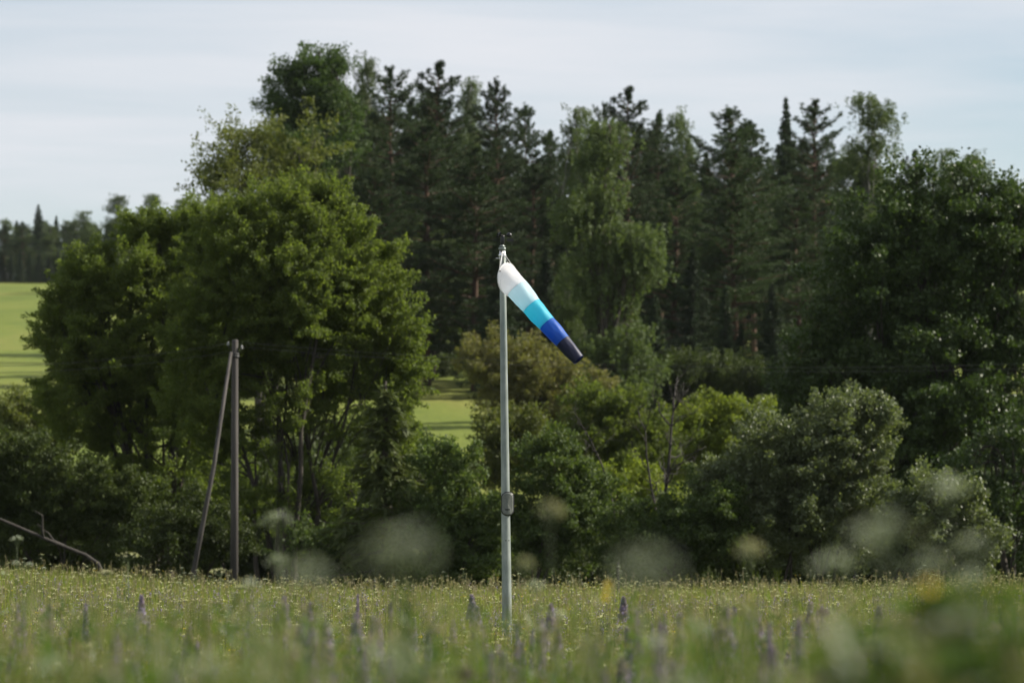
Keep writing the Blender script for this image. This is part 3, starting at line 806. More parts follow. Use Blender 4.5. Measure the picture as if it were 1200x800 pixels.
def octo(w, h, c, y0, y1, mb, inset=0.0):
    a = np.array([(-1, -.62), (-.86, -.80), (-.55, -.95), (-.2, -1), (.2, -1), (.55, -.95), (.86, -.80), (1, -.62), (1, .62), (.86, .80), (.55, .95), (.2, 1), (-.2, 1), (-.55, .95), (-.86, .80), (-1, .62)]) * [w / 2, h / 2]
    n = len(a)
    rings = []
    for y, s in ((y1, 1.0), (y0 + 0.006, 1.0), (y0, 0.93)):
        # bent round the pole: edges lie further back than the middle
        bend = 0.35 * (a[:, 0] * s) ** 2 / 0.07
        rings.append(np.stack([a[:, 0] * s, y + bend, a[:, 1] * s], 1))
    V = np.concatenate(rings + [np.array([[0, y0, 0]])]) + c
    Q = [(r * n + i, r * n + (i + 1) % n, (r + 1) * n + (i + 1) % n, (r + 1) * n + i) for r in range(2) for i in range(n)]
    T = [(2 * n + i, 2 * n + (i + 1) % n, 3 * n) for i in range(n)]
    mb.add(V, Q, T)


mb = MB(); octo(0.168, 0.315, hc, -0.006, 0.03, mb); gk = mb.build('hatch_gasket', M['black'], mast)
mb = MB(); octo(0.142, 0.288, hc, -0.020, 0.0, mb); hcov = mb.build('hatch_cover', M['plate'], mast)
mb = MB(); mb.box(hc + [0, -0.022, -0.075], (0.062, 0.006, 0.014)); mb.build('hatch_slot', M['black'], hcov)
mb = MB(); q = mw(594.6, 633, -0.068)
for dx in (-0.02, 0.02): mb.ball(q + [dx, 0, 0], 0.008)
mb.build('bolt', M['black'], mast)
# swivel head: two collars and a small cage of bright rods
mb = MB()
mb.tube(np.array([ptop + [0, 0, -0.01], ptop + [0, 0, 0.02]]), 0.05, 20)
hd = mb.build('swivel_collar', M['steel'], mast, True)
ctop = mw(588.6, 291.5)
mb = MB()
mb.tube(np.array([ctop - [0, 0, .015], ctop + [0, 0, .012]]), 0.048, 18); mb.tube(np.array([ctop + [0, 0, .022], ctop + [0, 0, .036]]), 0.040, 18); mb.tube(np.array([ctop + [0, 0, 0], ctop + [0, 0, .05]]), 0.024, 12)
mb.build('swivel_cap', M['galv'], mast, True)
for i in range(4):
    a = 0.5 + i * math.pi / 2
    o = np.array([math.cos(a), math.sin(a), 0]) * 0.04; o2 = np.array([math.cos(a + 1.57), math.sin(a + 1.57), 0]) * 0.04
    mb = MB(); mb.tube(np.array([ptop + o - [0, 0, .22], ptop + o, ctop + o * .8]), 0.0075, 6); rd = mb.build('cage_rod', M['steel'], mast, True)
    mb = MB(); mb.tube(np.array([ptop + o, (ptop + ctop) / 2 + o2, ctop + o * .8]), 0.005, 5); mb.build('cage_brace', M['steel'], rd, True)
mb = MB(); mb.tube(np.array([mw(588, 303, -.03), mw(581, 302.6, -.03)]), 0.006, 6); mb.build('stay_arm', M['steel'], mast, True)
# anemometer: shaft, three cups on arms, small vane
mb = MB(); s0 = mw(588.7, 289); s1 = mw(589.2, 275.5)
mb.tube(np.array([s0, s0 + [0, 0, .02], s0 + [0, 0, .03], (s0 + s1) / 2, s1 - [0, 0, .02], s1]), [0.018, 0.020, 0.026, 0.026, 0.024, 0.02], 14)
an = mb.build('anemometer', M['black'], mast, True)
for a in (R(12), R(132), R(252)):
    d = np.array([math.cos(a), math.sin(a), 0]); tg = np.array([-math.sin(a), math.cos(a), 0])
    mb = MB(); mb.tube(np.array([s1 - [0, 0, .004], s1 + d * 0.085]), 0.005, 6)
    mb.ball(s1 + d * 0.085, 0.036, 14, 7, 0, tg); mb.ball(s1 + d * 0.085, 0.033, 14, 7, 0, tg)
    mb.build('wind_cup', M['black'], an, True)
vz = mw(589, 281.5)
mb = MB(); mb.tube(np.array([vz + [-0.13, 0, 0.0], vz + [0.09, -0.02, 0]]), 0.0045, 6)
mb.box(vz + [0.10, -0.02, 0.0], (0.085, 0.006, 0.042), 0)
mb.build('wind_vane', M['black'], an, False)

# ------------------------------------------------------------------ the windsock
SW = [fabric('white_cloth', (.90, .88, .91), .6), fabric('pale_blue_cloth', (.60, .78, .86), .6), fabric('cyan_cloth', (.085, .62, .78), .6),
      fabric('blue_cloth', (.014, .125, .54), .5), fabric('navy_cloth', (.012, .016, .055), .3)]
mc = at(595.2, 327, MY - 0.20)
sock = empty('windsock', mc)
tag(sock, 'windsock hanging from the mast, banded white, pale blue, cyan, blue and navy', 'windsock')
cs = [np.zeros(3)]
for px, py, dy in ((605.8, 338.0, -0.285), (622.9, 358.3, -0.345), (641.0, 379.2, -0.41), (659.5, 399.8, -0.475), (678.0, 421.3, -0.54)):
    cs.append(at(px, py, MY + dy) - mc)
rad = [0.206, 0.152, 0.131, 0.116, 0.102, 0.080]
K = 48
th = np.arange(K) * 2 * np.pi / K


def ring(i):
    if i == 0:
        e1, e2 = np.array([.64, .77, 0]), np.array([0, 0, 1.0])
    else:
        a = cs[min(i + 1, 5)] - cs[max(i - 1, 1)]; a /= np.linalg.norm(a)
        e2 = np.array([0, 0, 1.0]) - a[2] * a; e2 /= np.linalg.norm(e2)
        e1 = np.cross(e2, a) * 1.0
        if e1 @ np.array([.64, .77, 0]) < 0: e1 = -e1
    return cs[i] + rad[i] * (np.cos(th)[:, None] * e1 + np.sin(th)[:, None] * e2)


rings = [ring(i) for i in range(6)]
rs = np.random.default_rng(4)
for i in range(5):
    n = 11
    mb = MB(); V = []
    ph = rs.uniform(0, 6.28, 4)
    for s in np.linspace(0, 1, n):
        rg = rings[i] * (1 - s) + rings[i + 1] * s
        c = cs[i] * (1 - s) + cs[i + 1] * s
        env = math.sin(math.pi * s)
        rip = 1 + env * (0.030 * np.sin(3 * th + ph[0] + 2 * s) + 0.020 * np.sin(8 * th + ph[1] - 5 * s) + 0.012 * np.sin(13 * th + ph[2] + 7 * s) + 0.035) + 0.010 * np.sin(5 * th + i)
        V.append(c + (rg - c) * rip[:, None])
    V = np.concatenate(V)
    a, b = np.meshgrid(np.arange(n - 1), np.arange(K), indexing='ij'); b2 = (b + 1) % K
    mb.add(V, np.stack([a * K + b, a * K + b2, (a + 1) * K + b2, (a + 1) * K + b], -1).reshape(-1, 4))
    o = mb.build('fabric_band', SW[i], sock, True)
    if i < 4:
        sm = MB(); rg = rings[i + 1]; c = cs[i + 1]; rg = c + (rg - c) * 1.004
        sm.tube(np.vstack([rg, rg[:2]]), 0.0035, 6, 0, False); sm.build('seam', SW[i], o, True)
    o['label'] = ['white', 'pale blue', 'cyan', 'blue', 'navy'][i] + ' fabric band of the windsock'
    if i == 0:
        # hem stitched behind the hoop, and its dark eyelet
        hm = MB(); rg = rings[0] * 0.80 + rings[1] * 0.20; c = cs[0] * .80 + cs[1] * .20
        hm.tube(np.vstack([c + (rg - c) * 1.022, (c + (rg - c) * 1.022)[:2]]), 0.0022, 5, 0, False); hm.build('hem_seam', M['line'], o, True)
        ey = MB(); q = (rings[0] * 0.94 + rings[1] * 0.06); j = int(np.argmin(q[:, 0] - 0.35 * q[:, 2])); ey.ball(q[j] * 1.02, 0.010); ey.build('eyelet', M['black'], o, True)
mb = MB(); mb.tube(np.vstack([rings[0], rings[0][:2]]), 0.0075, 8, 0, False); mb.build('hoop', M['line'], sock, True)
mb = MB(); r5 = rings[5]; mb.tube(np.vstack([r5, r5[:2]]), 0.005, 6, 0, False); mb.build('tip_hem', SW[4], sock, True)
for j in (4, 12, 18, 24):
    mb = MB(); mb.tube(np.array([rings[0][j], (ptop + mbase - mc) + [0, -0.045, 0.06]]), 0.0035, 5); mb.build('bridle_cord', M['line'], sock, True)


# ------------------------------------------------------------------ the meadow
def scatter(n, y0, y1, rng, power=1.0, margin=1.2):
    y = y0 + (y1 - y0) * rng.uniform(0, 1, n) ** power
    hw = 0.1333 * y * 1.08 + margin
    keep = rng.uniform(0, 1, n) < hw / (0.1333 * y1 * 1.08 + margin)
    y = y[keep]; hw = hw[keep]
    x = rng.uniform(-1, 1, len(y)) * hw
    return x, y


def patch_noise(x, y, s, seed):
    r = np.random.default_rng(seed); v = np.zeros_like(x)
    for _ in range(5):
        a = r.uniform(0, 6.28); k = s * r.uniform(0.6, 1.9)
        v += np.sin((x * math.cos(a) + y * math.sin(a)) * k + r.uniform(0, 6.28))
    return v / 5


def grass():
    rng = np.random.default_rng(77)
    mb = MB()
    x1, y1 = scatter(470000, 7, 96, rng)
    x2, y2 = scatter(60000, 3, 22, rng)
    x = np.concatenate([x1, x2]); y = np.concatenate([y1, y2]); n = len(x)
    pn = patch_noise(x, y, 0.7, 5)
    h = np.clip(rng.normal(0.46, 0.13, n) * (1 + 0.22 * pn), 0.12, 0.86)
    wd = np.interp(y, [5, 30, 95], [0.0035, 0.0045, 0.0075]) * rng.uniform(0.7, 1.5, n)
    a = rng.uniform(0, 6.28, n); lean = h * np.abs(rng.normal(0.22, 0.16, n))
    dx, dy = np.cos(a), np.sin(a)
    f = rng.uniform(0, 6.28, n); fx, fy = np.cos(f) * wd, np.sin(f) * wd
    z = gz(x, y) - 0.02
    V = np.zeros((n, 6, 3))
    for k, (s, w) in enumerate(((0, 1.0), (0.55, 0.85), (1.0, 0.15))):
        cx = x + dx * lean * s ** 2; cy = y + dy * lean * s ** 2; cz = z + h * s * (1 - 0.12 * s)
        V[:, 2 * k] = np.stack([cx - fx * w, cy - fy * w, cz], 1); V[:, 2 * k + 1] = np.stack([cx + fx * w, cy + fy * w, cz], 1)
    i = np.arange(n)[:, None] * 6
    Q = np.concatenate([i + np.array([[0, 1, 3, 2]]), i + np.array([[2, 3, 5, 4]])])
    mb.add(V.reshape(-1, 3), Q, None, 0)
    # flowering grass stems with loose heads
    x, y = scatter(18000, 6, 96, rng); n = len(x)
    pn = patch_noise(x, y, 0.5, 9)
    h = np.clip(rng.normal(0.62, 0.12, n) * (1 + 0.18 * pn), 0.3, 1.0)
    a = rng.uniform(0, 6.28, n); ln = h * np.abs(rng.normal(0.10, 0.08, n)); z = gz(x, y)
    tx, ty, tz = x + np.cos(a) * ln, y + np.sin(a) * ln, z + h
    w = np.interp(y, [5, 95], [0.0013, 0.0032])
    V = np.stack([np.stack([x - w, y, z], 1), np.stack([x + w, y, z], 1), np.stack([tx + w, ty, tz], 1), np.stack([tx - w, ty, tz], 1)], 1)
    mb.add(V.reshape(-1, 3), np.arange(4 * n).reshape(-1, 4), None, 1)
    k = 5
    off = rng.uniform(0, 1, (n, k))
    P = np.stack([tx[:, None] + rng.normal(size=(n, k)) * 0.014, ty[:, None] + rng.normal(size=(n, k)) * 0.014, tz[:, None] + 0.02 - off * 0.13], -1).reshape(-1, 3)
    mb.leaves(P, 0.050, 0.014, rng, np.array([0, 0, 1.4]), 1)
    # taller stems close to the camera
    y = rng.uniform(4.0, 22, 9000); hw = 0.1333 * y * 1.08 + .6; x = rng.uniform(-1, 1, len(y)) * hw
    ok = (rng.uniform(0, 1, len(y)) < (y / 22)) & (patch_noise(x, y, 2.2, 31) > 0.12); x, y = x[ok], y[ok]; n = len(x)
    z = gz(x, y); h = np.clip(CAMZ - rng.uniform(75, 215, n) / F * y - z, .3, 1.25)
    a = rng.uniform(0, 6.28, n); ln = h * np.abs(rng.normal(0.07, 0.06, n)); tx, ty, tz = x + np.cos(a) * ln, y + np.sin(a) * ln, z + h
    w = np.full(n, 0.0016)
    V = np.stack([np.stack([x - w, y, z], 1), np.stack([x + w, y, z], 1), np.stack([tx + w, ty, tz], 1), np.stack([tx - w, ty, tz], 1)], 1)
    mb.add(V.reshape(-1, 3), np.arange(4 * n).reshape(-1, 4), None, 0)
    off = rng.uniform(0, 1, (n, 14))
    P = np.stack([x[:, None] + (tx - x)[:, None] * (1 - off * .6) + rng.normal(size=(n, 14)) * .012, y[:, None] + (ty - y)[:, None] * (1 - off * .6) + rng.normal(size=(n, 14)) * .012, z[:, None] + h[:, None] * (1 - off * .6)], -1).reshape(-1, 3)
    mb.leaves(P, 0.085, 0.012, rng, np.array([0, 0, 1.6]), 2)
    P = np.stack([tx[:, None] + rng.normal(size=(n, 5)) * 0.012, ty[:, None] + rng.normal(size=(n, 5)) * 0.012, tz[:, None] + 0.02 - off[:, :5] * 0.11], -1).reshape(-1, 3)
    mb.leaves(P, 0.035, 0.008, rng, np.array([0, 0, 1.4]), 1)
    # broad low herb leaves that close the sward
    x, y = scatter(60000, 6, 96, rng); n = len(x)
    P = np.stack([x, y, gz(x, y) + rng.uniform(0.05, 0.42, n)], 1)
    mb.leaves(P, 0.11, 0.04, rng, np.array([0, 0, 0.8]), 2)
    o = mb.build('meadow_grass', [M['grass'], M['seed'], M['herb']])
    tag(o, 'tall sunlit meadow grass with pale seed heads', 'grass', kind='stuff')


grass()


def flecks(name, n, y0, y1, hmu, hsd, r, per, mat, label, seed, flat=True, thr=-0.2):
    """the uncountable rest of the small flowers"""
    rng = np.random.default_rng(seed)
    x, y = scatter(n, y0, y1, rng)
    keep = patch_noise(x, y, 0.35, seed) + rng.normal(size=len(x)) * 0.2 > thr
    x, y = x[keep], y[keep]; n = len(x)
    h = np.clip(rng.normal(hmu, hsd, n), 0.25, 1.05); z = gz(x, y)
    mb = MB()
    w = np.interp(y, [5, 95], [0.0012, 0.0028])
    V = np.stack([np.stack([x - w, y, z], 1), np.stack([x + w, y, z], 1), np.stack([x + w, y, z + h], 1), np.stack([x - w, y, z + h], 1)], 1)
    mb.add(V.reshape(-1, 3), np.arange(4 * n).reshape(-1, 4), None, 1)
    sz = r * rng.uniform(0.6, 1.3, n)
    g = rng.normal(size=(n, per, 3)) * sz[:, None, None] * 0.55
    g[:, :, 2] *= 0.3 if flat else 2.2
    P = (np.stack([x, y, z + h], 1)[:, None, :] + g).reshape(-1, 3)
    mb.leaves(P, r * 0.75, r * 0.6, rng, None, 0)
    o = mb.build(name, [mat, M['stem']])
    tag(o, label, 'wildflowers', kind='stuff')


flecks('small_white_wildflowers', 9000, 18, 96, 0.60, 0.10, 0.030, 7, M['cream'], 'countless small cream flower heads over the sunlit meadow', 401)
flecks('small_lilac_wildflowers', 9000, 12, 70, 0.64, 0.10, 0.028, 9, M['lilac'], 'countless small lilac flowers among the meadow grass', 402, False, 0.0)
flecks('small_yellow_wildflowers', 2600, 16, 95, 0.55, 0.10, 0.020, 6, M['gold'], 'countless small yellow flowers among the meadow grass', 403, True, 0.0)


# ---- single flowering plants, built once at 1 m and copied
def kids_of(o): return [(c, list(c.children)) for c in o.children]


def make_umbel(seed, mat, heads=3, rays=15, r=0.052):
    rng = np.random.default_rng(seed)
    root = empty('umbel_plant', (0, 0, -50))
    tips = [np.array([0.0, 0, 1.0])]
    mb = MB()
    main = np.array([(0, 0, -0.03), (0.01, 0.005, .35), (-0.006, 0, .7), (0, 0, .955)]); mb.tube(main, [.0034, .0030, .0024, .0018], 6)
    for i in range(heads - 1):
        a = rng.uniform(0, 6.28); zz = rng.uniform(0.55, 0.72); e = np.array([math.cos(a) * .10, math.sin(a) * .10, rng.uniform(.80, .93)])
        mb.tube(curve((0, 0, zz), e - [0, 0, .04], rng, 0.02, 5, .02), np.linspace(.0020, .0014, 5), 5); tips.append(e)
    mb.build('stem', M['stem'], root, True)
    for ti, tip in enumerate(tips):
        sc = 1.0 if ti == 0 else rng.uniform(.6, .8)
        hb = MB(); fl = MB()
        gap = rng.uniform(0, 6.28)
        for q in range(rays):
            if rng.uniform() < (.55 if math.cos(q * 2.39996 - gap) > .3 else .12): continue
            rr = math.sqrt((q + .5) / rays); a = q * 2.39996
            e = tip + np.array([math.cos(a) * rr * r * sc, math.sin(a) * rr * r * sc, -0.35 * rr * rr * r * sc])
            fl.tube(np.array([tip - [0, 0, .045 * sc], e]), .0009, 4, 1, False)
            P = e + rng.normal(size=(6, 3)) * np.array([.0055, .0055, .0025]) * sc
            fl.leaves(P, .0075 * sc, .006 * sc, rng, None, 0)
        fl.build('flower_head', [M[mat], M['stem']], root)
    for i in range(3):
        lf = MB(); a = rng.uniform(0, 6.28); z0 = rng.uniform(.12, .5); d = np.array([math.cos(a), math.sin(a), .45]); d /= np.linalg.norm(d)
        rach = np.array([0, 0, z0]) + d * np.linspace(0, .22, 6)[:, None]
        lf.tube(rach, np.linspace(.002, .001, 6), 4)
        s = rng.uniform(.25, 1, 60); P = np.array([0, 0, z0]) + d * (.22 * s)[:, None] + np.cross(d, [0, 0, 1]) * (rng.normal(size=60) * .045 * (1.15 - s))[:, None]
        lf.leaves(P, .026, .009, rng, d, 0)
        lf.build('leaf', M['herb'], root)
    return root


def make_spike(seed, mat, name='spike_flower', top=.30, dens=150, fs=.013, wide=.014):
    rng = np.random.default_rng(seed); root = empty(name, (0, 0, -50))
    mb = MB(); mb.tube([(0, 0, -.03), (.008, .004, .5), (0, 0, .99)], [.0045, .004, .0015], 6); mb.build('stem', M['stem'], root, True)
    s = rng.uniform(0, 1, dens); a = rng.uniform(0, 6.28, dens); w = wide * (1.15 - s)
    P = np.stack([np.cos(a) * w, np.sin(a) * w, 1 - top * (1 - s)], 1)
    fl = MB(); fl.leaves(P, fs * 1.3, fs, rng, np.stack([np.cos(a), np.sin(a), a * 0 + .3], 1)); fl.build('flower_spike', M[mat], root)
    for i in range(7):
        z0 = .15 + i * .075; a = i * 2.4; d = np.array([math.cos(a), math.sin(a), .5])
        lf = MB(); lf.leaves(np.array([[0, 0, z0]]) + d * .045, .10, .022, rng, d[None] * 8, 0); lf.build('leaf', M['herb'], root)
    return root


def make_knob(seed, mat):
    rng = np.random.default_rng(seed); root = empty('button_flower', (0, 0, -50))
    mb = MB(); mb.tube([(0, 0, -.03), (.01, 0, .5), (0, 0, .98)], [.004, .0035, .002], 6); mb.build('stem', M['stem'], root, True)
    d = rng.normal(size=(170, 3)); d /= np.linalg.norm(d, axis=1, keepdims=True); d[:, 2] *= .7
    fl = MB(); fl.leaves(np.array([0, 0, .985]) + d * .020, .014, .007, rng, d * 1.5); fl.build('flower_head', M[mat], root)
    for i in range(4):
        a = i * 1.7; d2 = np.array([math.cos(a), math.sin(a), .6]); lf = MB()
        lf.leaves(np.array([[0, 0, .1 + i * .09]]) + d2 * .06, .14, .03, rng, d2[None] * 8, 0); lf.build('leaf', M['herb'], root)
    return root


def make_dock(seed):
    rng = np.random.default_rng(seed); root = empty('leafy_plant', (0, 0, -50))
    mb = MB(); mb.tube([(0, 0, -.03), (.01, .01, .5), (0, 0, 1.0)], [.008, .0065, .003], 7); mb.build('stem', M['stem'], root, True)
    for i in range(26):
        z0 = .74 + .26 * i / 26; a = i * 2.4 + rng.normal() * .3; L = .13 * (1.15 - .45 * i / 26)
        d = np.array([math.cos(a), math.sin(a), .55]); d /= np.linalg.norm(d); sd = np.cross(d, [0, 0, 1]); sd /= np.linalg.norm(sd)
        s = np.linspace(0, 1, 7); wv = np.sin(np.pi * np.clip(s * .93 + .05, 0, 1)) ** .8 * L * .30
        c = np.array([0, 0, z0]) + d * (L * s)[:, None] - np.array([0, 0, 1]) * (.35 * L * s ** 2)[:, None]
        V = np.concatenate([c - sd * wv[:, None] + [0, 0, .006], c, c + sd * wv[:, None] + [0, 0, .006]])
        Q = [(k * 7 + j, k * 7 + j + 1, (k + 1) * 7 + j + 1, (k + 1) * 7 + j) for k in range(2) for j in range(6)]
        lf = MB(); lf.add(V, Q); lf.build('leaf', M['dock'], root, True)
    return root


PROTO = {
    'umbel': [make_umbel(501, 'white', 3), make_umbel(502, 'cream', 2, 18, .06), make_umbel(503, 'white', 4, 13, .045)],
    'spike': [make_spike(511, 'lilac', fs=.026, wide=.028, dens=230), make_spike(512, 'lilac', top=.18, wide=.040, fs=.026, dens=230)],
    'gold': [make_spike(521, 'gold', 'yellow_flower', .06, 13, .013, .010)],
    'knob': [make_knob(531, 'purple')],
    'dock': [make_dock(541)],
}
KIDS = {o.name: kids_of(o) for v in PROTO.values() for o in v}
_used = set()


def put(kind, px, py, Y, label, cat, group=None, var=0, rz=None, wide=1.0):
    p = at(px, py, Y); g = float(gz(p[0], Y)); h = p[2] - g
    src = PROTO[kind][var % len(PROTO[kind])]
    rz = RNG.uniform(0, 6.28) if rz is None else rz
    sc = (wide, wide, h)
    if src.name not in _used:
        _used.add(src.name); o = src; o.location = (p[0], p[1], g); o.rotation_euler = (0, 0, rz); o.scale = sc
    else:
        o = copy_tree(src, KIDS[src.name], (p[0], p[1], g), rz, sc)
    if 'group' in o: del o['group']
    tag(o, label, cat, group)
    return o


for a in [
    ('umbel', 326, 600, 13.0, 'blurred white umbel flower hanging in front of the stems right of the utility pole', 0, 1.0),
    ('umbel', 473, 624, 4.0, 'large soft white umbel flower midway between the utility pole and the mast', 0, 1.2),
    ('umbel', 645, 588, 9.5, 'blurred white umbel flower just right of the mast hatch', 1, 1.0),
    ('umbel', 1042, 608, 5.0, 'broad soft white umbel flower in front of the wide grey willow shrub', 0, 1.6),
    ('umbel', 1110, 562, 6.6, 'highest blurred umbel flower, before the pale shrub at the right', 2, 1.1),
    ('umbel', 1140, 628, 7.0, 'blurred umbel flower low at the right before the pale shrub', 0, 1.0),
    ('umbel', 362, 660, 5.0, 'soft umbel flower left of the large soft white umbel', 2, 1.1),
    ('umbel', 758, 646, 3.8, 'dim greenish umbel flower before the dark low shrub right of the mast', 0, 1.0),
    ('umbel', 878, 634, 9.0, 'yellowish green umbel above the meadow edge right of centre', 1, 1.0),
    ('umbel', 978, 650, 6.6, 'bluish white blurred umbel on the meadow edge right of centre', 2, 1.3),
    ('umbel', 1086, 648, 6.2, 'soft umbel flower beside the tall dark leafy plant', 0, 1.0),
    ('umbel', 150, 647, 30.0, 'crisp cream umbel left of the brace pole foot', 1, 1.7),
    ('umbel', 20, 628, 26.0, 'small crisp umbel on a tall stem at the far left edge', 2, .9),
    ('umbel', 258, 666, 30.0, 'crisp cream umbel at the foot of the utility pole', 1, 1.5),
    ('umbel', 630, 680, 16.0, 'pale umbel on the meadow edge just right of the mast', 0, 1.0),
    ('umbel', 775, 745, 9.0, 'pale blurred umbel low in the grass right of the mast', 0, 1.3),
    ('umbel', 60, 770, 7.5, 'pale blurred umbel in the lower left corner', 0, 1.3),
    ('umbel', 240, 775, 6.5, 'broad blurred umbel at the bottom left of centre', 2, 1.5),
    ('umbel', 1165, 780, 5.5, 'pale blurred umbel in the lower right corner', 0, 1.5),
    ('knob', 964, 712, 19.0, 'dark purple button flower right of centre', 0, 1.3),
    ('knob', 544, 783, 11.0, 'purple button flower at the bottom left of the mast', 0, 1.2),
    ('knob', 968, 786, 8.0, 'purple button flower at the bottom right of centre', 0, 1.2),
    ('gold', 713, 676, 14.0, 'single blurred yellow flower on the meadow edge right of the mast', 0, 1.3),
    ('gold', 1088, 672, 5.8, 'soft yellow flower beside the tall dark leafy plant', 0, 1.0),
    ('dock', 1094, 694, 5.2, 'tall dark green leafy plant at the lower right', 0, 1.9),
    ('dock', 1192, 706, 5.2, 'dark green leafy plant at the right edge', 0, 1.7),
    ('dock', 1070, 746, 5.0, 'dark green leafy plant left of the tall one at the lower right', 0, 1.3),
    ('dock', 1128, 756, 4.6, 'dark green leafy plant between the tall one and the right edge', 0, 1.3),
    ('dock', 472, 692, 10.0, 'small leafy shoot left of the mast', 0, .32),
    ('dock', 480, 708, 11.0, 'second small leafy shoot left of the mast, lower and right', 0, .3),
]:
    kind, px, py, Y, label, var, wd = a
    put(kind, px, py, Y, label, {'umbel': 'flower', 'knob': 'flower', 'gold': 'flower', 'dock': 'plant'}[kind], None, var, None, wd * (.62 if kind == 'umbel' and Y < 12 else 1))

rg = np.random.default_rng(900)
for i in range(170):      # umbels thinning out towards the meadow edge
    Y = rg.uniform(22, 92) if i % 4 else rg.uniform(9, 22)
    px = rg.uniform(-10, 1210); x = (px - 600) / F * Y
    top = rg.uniform(.66, .92 if Y < 60 else 1.12) if i % 4 else rg.uniform(.75, 1.0)
    py = 620 - (float(gz(x, Y)) + top - CAMZ) * F / Y
    put('umbel', px, py, Y, 'white umbel flower standing a little above the meadow grass', 'flower', 'white umbels scattered over the meadow', i)
n_sp = 0
while n_sp < 190:
    Y = rg.uniform(12, 34); px = rg.uniform(-10, 1210); py = 688 + 105 * rg.uniform() ** 0.8
    p = at(px, py, Y); top = p[2] - float(gz(p[0], Y))
    if not .6 < top < 1.15 or patch_noise(p[:1], p[1:2], .8, 71)[0] + rg.normal() * .25 < -.05: continue
    put('spike', px, py, Y, 'slender lilac flower spike in the blurred meadow grass', 'flower', 'lilac flower spikes in the meadow', n_sp, None, rg.uniform(.6, 1.05))
    n_sp += 1

# ------------------------------------------------------------------ air
def haze():
    x0, x1, y0, y1, z0, z1 = -1600, 1600, -80, 3600, -5, 78
    mb = MB(); mb.box(((x0 + x1) / 2, (y0 + y1) / 2, (z0 + z1) / 2), (x1 - x0, y1 - y0, z1 - z0))
    m, nt, out = new_mat('summer_air'); pv = nt.nodes.new('ShaderNodeVolumePrincipled')
    pv.inputs['Color'].default_value = (.80, .88, .97, 1); pv.inputs['Density'].default_value = 0.00003; pv.inputs['Anisotropy'].default_value = 0.0
    nt.links.new(pv.outputs[0], out.inputs['Volume'])
    tag(mb.build('haze', m), kind='stuff')


haze()

# ------------------------------------------------------------------ sky and sun
SUN_EL, SUN_AZ = R(36), R(80)         # azimuth from +Y towards +X: from the right, a little behind the scene
w = bpy.data.worlds.new('World'); SC.world = w; w.use_nodes = True
nt = w.node_tree; N, L = nt.nodes, nt.links; N.clear()
out = N.new('ShaderNodeOutputWorld'); bg = N.new('ShaderNodeBackground'); L.new(bg.outputs[0], out.inputs[0])
sky = N.new('ShaderNodeTexSky'); sky.sky_type = 'NISHITA'; sky.sun_disc = False
sky.sun_elevation = SUN_EL; sky.sun_rotation = SUN_AZ; sky.dust_density = 0.5; sky.altitude = 100
tc = N.new('ShaderNodeTexCoord'); sp = N.new('ShaderNodeSeparateXYZ'); L.new(tc.outputs['Generated'], sp.inputs[0])
ad = N.new('ShaderNodeMath'); ad.operation = 'MAXIMUM'; ad.inputs[1].default_value = 0.0; L.new(sp.outputs['Z'], ad.inputs[0])
ad2 = N.new('ShaderNodeMath'); ad2.operation = 'ADD'; ad2.inputs[1].default_value = 0.09; L.new(ad.outputs[0], ad2.inputs[0])
dv = N.new('ShaderNodeVectorMath'); dv.operation = 'DIVIDE'; cb = N.new('ShaderNodeCombineXYZ')
for k in range(3): L.new(ad2.outputs[0], cb.inputs[k])
L.new(tc.outputs['Generated'], dv.inputs[0]); L.new(cb.outputs[0], dv.inputs[1])
mp = N.new('ShaderNodeMapping'); mp.inputs['Rotation'].default_value = (0, 0, R(8)); mp.inputs['Scale'].default_value = (0.55, 1.0, 0.0)
L.new(dv.outputs[0], mp.inputs[0])
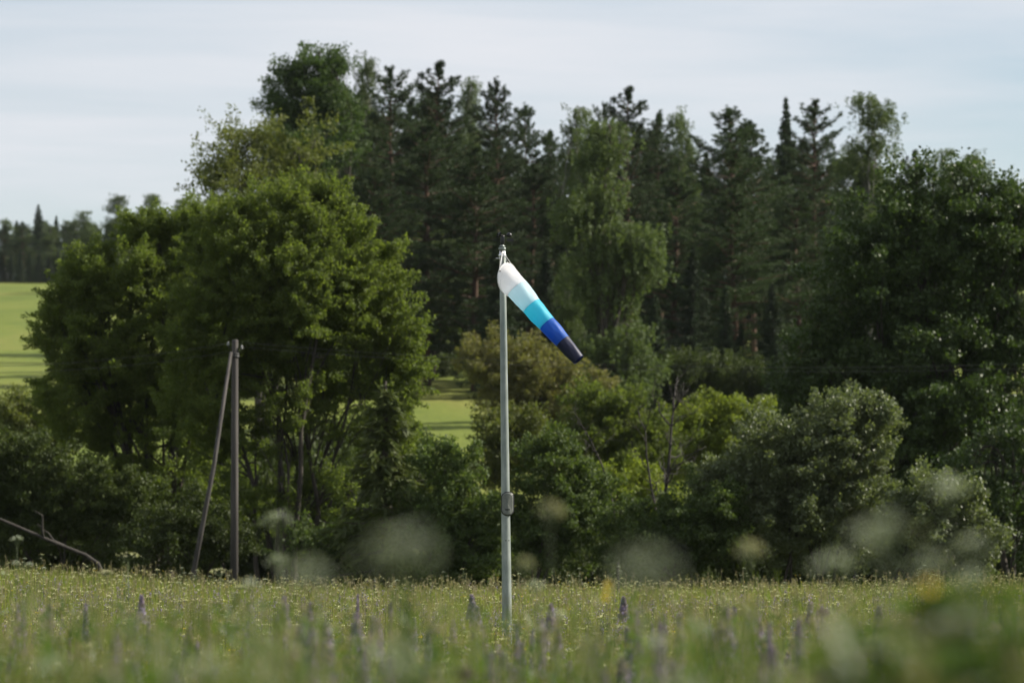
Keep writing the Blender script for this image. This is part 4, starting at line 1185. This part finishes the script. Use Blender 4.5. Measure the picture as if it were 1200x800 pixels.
nz = N.new('ShaderNodeTexNoise'); nz.inputs['Scale'].default_value = 1.1; nz.inputs['Detail'].default_value = 7; nz.inputs['Roughness'].default_value = 0.55; nz.inputs['Distortion'].default_value = 0.4
L.new(mp.outputs[0], nz.inputs['Vector'])
rp = N.new('ShaderNodeValToRGB'); rp.color_ramp.elements[0].position = 0.33; rp.color_ramp.elements[1].position = 0.62
rp.color_ramp.elements[0].color = (.22, .22, .22, 1); rp.color_ramp.elements[1].color = (1, 1, 1, 1)
L.new(nz.outputs['Fac'], rp.inputs['Fac'])
hz = N.new('ShaderNodeMapRange'); hz.inputs['From Min'].default_value = 0.03; hz.inputs['From Max'].default_value = 0.13
hz.inputs['To Min'].default_value = 0.55; hz.inputs['To Max'].default_value = 1.0; L.new(sp.outputs['Z'], hz.inputs['Value'])
ml = N.new('ShaderNodeMath'); ml.operation = 'MULTIPLY'; L.new(rp.outputs['Color'], ml.inputs[0]); L.new(hz.outputs['Result'], ml.inputs[1])
mx = N.new('ShaderNodeMix'); mx.data_type = 'RGBA'; L.new(ml.outputs[0], mx.inputs[0])
CLOUD = (6.75, 6.9, 7.3, 1)
L.new(sky.outputs[0], mx.inputs[6]); mx.inputs[7].default_value = CLOUD
L.new(mx.outputs[2], bg.inputs['Color']); bg.inputs['Strength'].default_value = 0.066

sd = bpy.data.lights.new('sun', 'SUN'); sd.energy = 5.0; sd.angle = R(0.53); sd.color = (1.0, 0.93, 0.80)
so = bpy.data.objects.new('sun', sd); COL.objects.link(so)
S = Vector((math.sin(SUN_AZ) * math.cos(SUN_EL), math.cos(SUN_AZ) * math.cos(SUN_EL), math.sin(SUN_EL)))
so.rotation_euler = S.to_track_quat('Z', 'Y').to_euler(); so.location = (60, 40, 60)

SC.view_settings.view_transform = 'Standard'; SC.view_settings.look = 'None'
SC.view_settings.exposure = 0.85; SC.view_settings.gamma = 1.0
SC.render.engine = 'CYCLES'
SC.cycles.max_bounces = 6; SC.cycles.diffuse_bounces = 3; SC.cycles.transmission_bounces = 4; SC.cycles.glossy_bounces = 2
SC.cycles.sample_clamp_indirect = 6
SC.cycles.use_denoising = True
